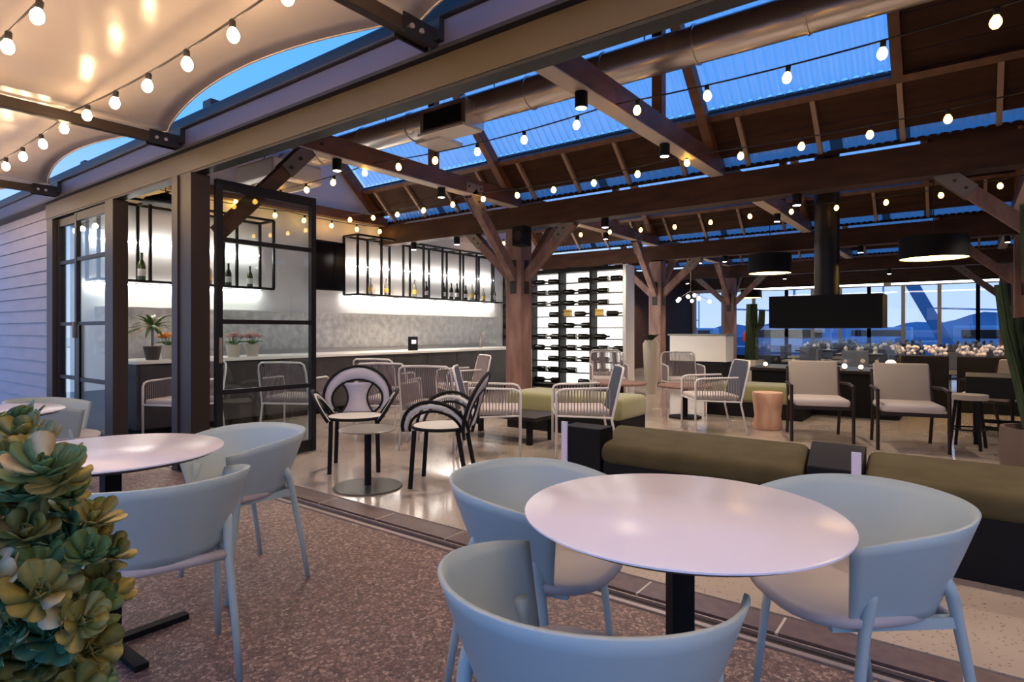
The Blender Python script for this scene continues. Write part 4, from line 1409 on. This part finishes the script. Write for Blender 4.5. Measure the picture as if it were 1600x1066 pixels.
for x0, x1, lab in ((-.95, -.2, 'low black planter box with white flowers, left one'), (-.1, 1.6, 'long black planter box with white flowers by the right-hand column')):
    t = thing('planter_box', lab, 'planter', ((x0 + x1) / 2, 11.2, 0), 0, 'black planter boxes with white flowers')
    L = (x1 - x0) / 2
    MB().bbox(-L, -.2, 0, L, .2, .82, .01, 2).build('box', 'black', t)
    b = MB()
    for k in range(int(L * 120)):
        b.ball((rnd.uniform(-L, L) * .95, rnd.uniform(-.18, .18), .84 + rnd.uniform(0, .13)), rnd.uniform(.02, .035), 6, 4)
    f_ = b.build('blossom', 'whiteflower', t)
    f_['kind'] = 'stuff'
# high black table and stools at the right
t = thing('high_table', 'long dark table behind the right lounge chair', 'table', (.95, 8.35, 0))
MB().bbox(-.95, -.4, .50, .95, .4, .72, .01, 2).build('apron_top', 'black', t)
for sx in (-.85, .85):
    for sy in (-.32, .32):
        MB().box(sx - .03, sy - .03, 0, sx + .03, sy + .03, .5).build('leg', 'black', t)
MB().box(-.82, -.34, .16, .82, -.30, .20).box(-.82, .30, .16, .82, .34, .20).build('foot_rail', 'black', t)
t = thing('bar_stool', 'round wooden stool with dark legs right of the lounge chairs', 'stool', (0.02, 7.72, 0))
MB().cyl((0, 0, .50), (0, 0, .55), .17, 24).build('seat', 'cushion', t, smooth='auto')
for a in range(4):
    c_, s_ = cos(a * PI / 2 + .6), sin(a * PI / 2 + .6)
    MB().cyl((.12 * c_, .12 * s_, .5), (.18 * c_, .18 * s_, 0), .015, 8).build('leg', 'black', t)
MB().tube([(.155 * cos(a * .4), .155 * sin(a * .4), .2) for a in range(16)], .009, 6, closed=True).build('foot_ring', 'black', t)

# ------------------------------------------------------------------ far glazing, harbour
for n_, (x0, x1) in enumerate(((-8.3, -5.0), (-5.0, -2.5), (-2.5, .3), (.3, 3.2))):
    t = sempty('window_%d' % (n_ + 1), ('tall far glazing behind the second column', 'tall far glazing behind the third column', 'tall far glazing right of the hood, boats beyond', 'tall far glazing behind the planter boxes')[n_], ((x0 + x1) / 2, 22.6, 0))
    L = (x1 - x0) / 2
    nn = 3
    for k in range(nn + 1):
        x = -L + 2 * L * k / nn
        MB().box(x - .05, -.05, .3, x + .05, .05, 2.62).build('mullion', 'bamboo', t)
    MB().box(-L, -.05, 2.62, L, .05, 2.74).build('head', 'bamboo', t)
    MB().box(-L, -.06, 0, L, .06, .32).build('sill_wall', 'black', t)
    for k in range(nn):
        x = -L + 2 * L * k / nn
        MB().box(x + .05, -.006, .32, x + 2 * L / nn - .05, .006, 2.62).build('pane', 'glass_far', t)
o = MB().box(-9, 22.55, 2.74, 6, 22.7, 3.3).build('wall_far', 'board')
struct(o, 'dark boards over the far glazing')
o = MB().box(3.2, 22.55, 0, 6, 22.7, 2.74).build('wall_end', 'board')
struct(o, 'dark wall closing the glazing at the right')
o = MB().box(-60, 23, -.3, 60, 30, -.12).build('floor.002', 'quay')
struct(o, 'concrete quay outside the far windows')
o = MB().box(-220, 30, -1.2, 220, 260, -1.0).build('harbour_water', 'water')
tag(o, 'blue harbour water beyond the far windows', 'water', kind='stuff')
b = MB()
prev = None
X = -230
vs = []
while X < 240:
    h = 4 + 1.8 * sin(X * .031) + 1.3 * sin(X * .11 + 1) + .8 * sin(X * .37)
    vs.append((X, h))
    X += 3
for (a, ha), (c, hc_) in zip(vs[:-1], vs[1:]):
    b.add([(a, 200, -1), (c, 200, -1), (c, 205, hc_), (a, 205, ha), (a, 240, -1), (c, 240, -1)], [(0, 1, 2, 3), (3, 2, 5, 4)])
o = b.build('far_shore', 'hill')
tag(o, 'low dark shore across the harbour', 'hill')
def boat(dark):
    t = thing('moored_boat', '', 'boat', (0, 0, 0))
    hull = 'boat_dark' if dark else 'boat'
    L, Wd, H = 5.5, 1.5, 1.3
    st = [(-L, .9, .0), (-L * .5, 1.0, 0), (0, 1, .05), (L * .5, .8, .15), (L * .85, .35, .35), (L, .02, .5)]
    vs = []
    for x, w_, r_ in st:
        vs += [(x, -Wd * w_, H + r_), (x, -Wd * w_ * .75, 0), (x, Wd * w_ * .75, 0), (x, Wd * w_, H + r_)]
    fs = [(0, 1, 2, 3), (20, 23, 22, 21)]
    for i in range(5):
        for k in range(4):
            fs.append((4 * i + k, 4 * i + (k + 1) % 4, 4 * i + 4 + (k + 1) % 4, 4 * i + 4 + k))
    MB().add(vs, fs).build('hull', hull, t)
    cb = MB().bbox(-3, -1, H, 1.6, 1, H + 1.3, .12, 2).build('cabin', 'boat', t)
    MB().box(-2.6, -1.02, H + .55, 1.2, 1.02, H + 1.05).build('windows', 'gloss_black', cb)
    MB().cyl((-.4, 0, H + 1.3), (-.4, 0, H + 6.5), .07, 8).build('mast', 'boat', t)
    MB().cyl((-.4, 0, H + 2.2), (-4.2, 0, H + 2.4), .06, 6).build('boom', 'boat', t)
    return t
bt, btd = boat(False), boat(True)
ub = [False, False]
BT = [(-42, 38, .2), (-29, 35, -.1), (-36, 52, .3), (-17.5, 34, .05), (-20, 50, -.2), (-8, 40, .1), (-5, 58, 0), (2.5, 45, -.1), (8, 34, .15), (13, 56, .1), (-52, 66, .2), (-24, 68, 0), (21, 36, -.2)]
names = ['second column', 'service counter', 'chandelier', 'third column', 'slender cactus', 'fire table', 'fireplace hood', 'first clear window', 'second clear window', 'right window post', 'wine rack edge', 'mid harbour', 'right window edge']
for i, (X, Y, a) in enumerate(BT):
    d_ = i % 2
    place(btd if d_ else bt, ub[d_], ('dark blue' if d_ else 'pale') + ' moored boat seen past the ' + names[i], (X, Y, -1.1), a, 'boats in the harbour')
    ub[d_] = True
t = thing('crane_boom', 'leaning dark boom of a harbour crane behind the right windows', 'crane', (-1.2, 36, -.9))
MB().bar((1.2, 0, 0), (-2.4, 0, 7.5), .45, .55).build('boom', 'boat_dark', t)
MB().box(-.8, -1, -.2, 3.0, 1, 1.2).build('cab', 'boat_dark', t)

# ------------------------------------------------------------------ succulent shrub in the foreground
sh = thing('succulent_shrub', 'bushy succulent with fleshy green rosettes in the left foreground', 'plant', (-1.29, .36, 0))
MB().lathe([(1e-6, 0), (.17, 0), (.22, .30), (.23, .36), (.20, .36), (.19, .31), (1e-6, .31)], 28).build('pot', 'pot_brown', sh, smooth='auto')
def leaf_mesh(L, wd):
    vs = []
    prof = [(0, .22), (.25, .42), (.5, .75), (.72, 1.0), (.88, .88), (.97, .45), (1.0, .06)]
    for u, w_ in prof:
        z = .34 * L * u * u
        y = L * u * .98
        h = .05 * L * (1 - u * .5)
        vs += [(-wd * w_, y, z + .10 * wd * 1.2 * w_), (0, y, z - .04 * L), (wd * w_, y, z + .10 * wd * 1.2 * w_), (0, y, z - .04 * L + h)]
    fs = []
    for i in range(len(prof) - 1):
        for k in range(4):
            fs.append((4 * i + k, 4 * i + (k + 1) % 4, 4 * i + 4 + (k + 1) % 4, 4 * i + 4 + k))
    fs += [(0, 3, 2, 1), (24, 25, 26, 27)]
    return MB().add(vs, fs)
LM = {}
def get_leaf(m, parent):
    if m not in LM:
        o = leaf_mesh(.058, .0165).build('leaf', m, parent, smooth=True)
        LM[m] = o
        return o
    o = LM[m].copy()
    COL.objects.link(o)
    o.parent = parent
    return o
Fv = Vector((-.6018, .7986, 0))
Rv = Vector((.7986, .6018, 0))
def cl(lat, d, z):
    return Rv * lat + Fv * d + Vector((0, 0, z))
base = Vector((-1.29, .36, 0))
# silhouette control: rightmost lateral (at 1 m) for heights
spots = []
def right_edge(z):
    tab = [(.60, -.66), (.68, -.655), (.76, -.63), (.84, -.62), (.90, -.66), (.96, -.71), (1.02, -.745), (1.07, -.77)]
    for (a, la), (c, lc_) in zip(tab[:-1], tab[1:]):
        if z <= c:
            return la + (lc_ - la) * max(0, (z - a)) / (c - a)
    return -.78
rs = random.Random(21)
tries = 0
while len(spots) < 190 and tries < 9000:
    tries += 1
    z = rs.uniform(.50, 1.03)
    d = rs.uniform(.86, 1.18)
    re = (right_edge(1.2 - (1.2 - z) / d)) * d - .045
    lat = rs.uniform(-1.05, re)
    p = cl(lat, d, z)
    if min([(p - q).length for q in spots] + [9]) > .043:
        spots.append(p)
spots.sort(key=lambda p: p.dot(Fv))
br = MB()
core = Vector(cl(-.92, 1.03, .5))
for p in spots[len(spots) // 2::2]:
    r0 = base + Vector((0, 0, .33))
    mid = (r0 * .5 + p * .5) + Vector((0, 0, -.06))
    br.tube([r0 - base, mid - base + Vector((rs.uniform(-.05, .05), rs.uniform(-.05, .05), 0)), p - base - Fv * -.02], .008, 6, r1=.004)
br.build('branches', 'stem', sh, smooth=True)
nl = 0
for i, p in enumerate(spots):
    outw = (p - (core + Vector((0, 0, .15)))).normalized() * .7 + Vector((0, 0, .75)) - Fv * .5 + Vector((rs.uniform(-.4, .4), rs.uniform(-.4, .4), rs.uniform(-.2, .3)))
    q = Vector((0, 0, 1)).rotation_difference(outw.normalized())
    s = rs.uniform(.68, 1.0)
    base_m = rs.choice(('leafA', 'leafB', 'leafA', 'leafC', 'leafB'))
    # core of the rosette: small inner leaves joined
    b = MB()
    for k in range(9):
        lm = leaf_mesh(.036 - .0022 * k, .013)
        a = k * 2.4
        tilt = R(50 + 4 * k)
        mt = Matrix.Rotation(a, 4, 'Z') @ Matrix.Rotation(tilt, 4, 'X')
        b.add([tuple(mt @ Vector(v)) for v in lm.v], lm.f)
    ro = b.build('rosette', base_m, sh, smooth=True)
    ro.location = p - base
    ro.rotation_mode = 'QUATERNION'
    ro.rotation_quaternion = q
    ro.scale = (s, s, s)
    nout = 13
    if nl + nout <= 297:
        for k in range(nout):
            mm = base_m if rs.random() < .74 else rs.choice(('leafC', 'leafD', 'leafA', 'leafD'))
            lf = get_leaf(mm, ro)
            lf.rotation_euler = (R(rs.uniform(0, 38) - (8 if k < 5 else 0)), rs.uniform(-.2, .2), k * 2.4 + rs.uniform(-.15, .15))
            sc = rs.uniform(.8, 1.12)
            lf.scale = (sc, sc, sc)
            nl += 1
    else:
        b = MB()
        for k in range(nout):
            lm = leaf_mesh(.057 * rs.uniform(.8, 1.1), .0165)
            mt = Matrix.Rotation(k * 2.4, 4, 'Z') @ Matrix.Rotation(R(rs.uniform(0, 38)), 4, 'X')
            b.add([tuple(mt @ Vector(v)) for v in lm.v], lm.f)
        o = b.build('outer_leaves', base_m if i % 3 else 'leafC', ro, smooth=True)
        o['kind'] = 'stuff'
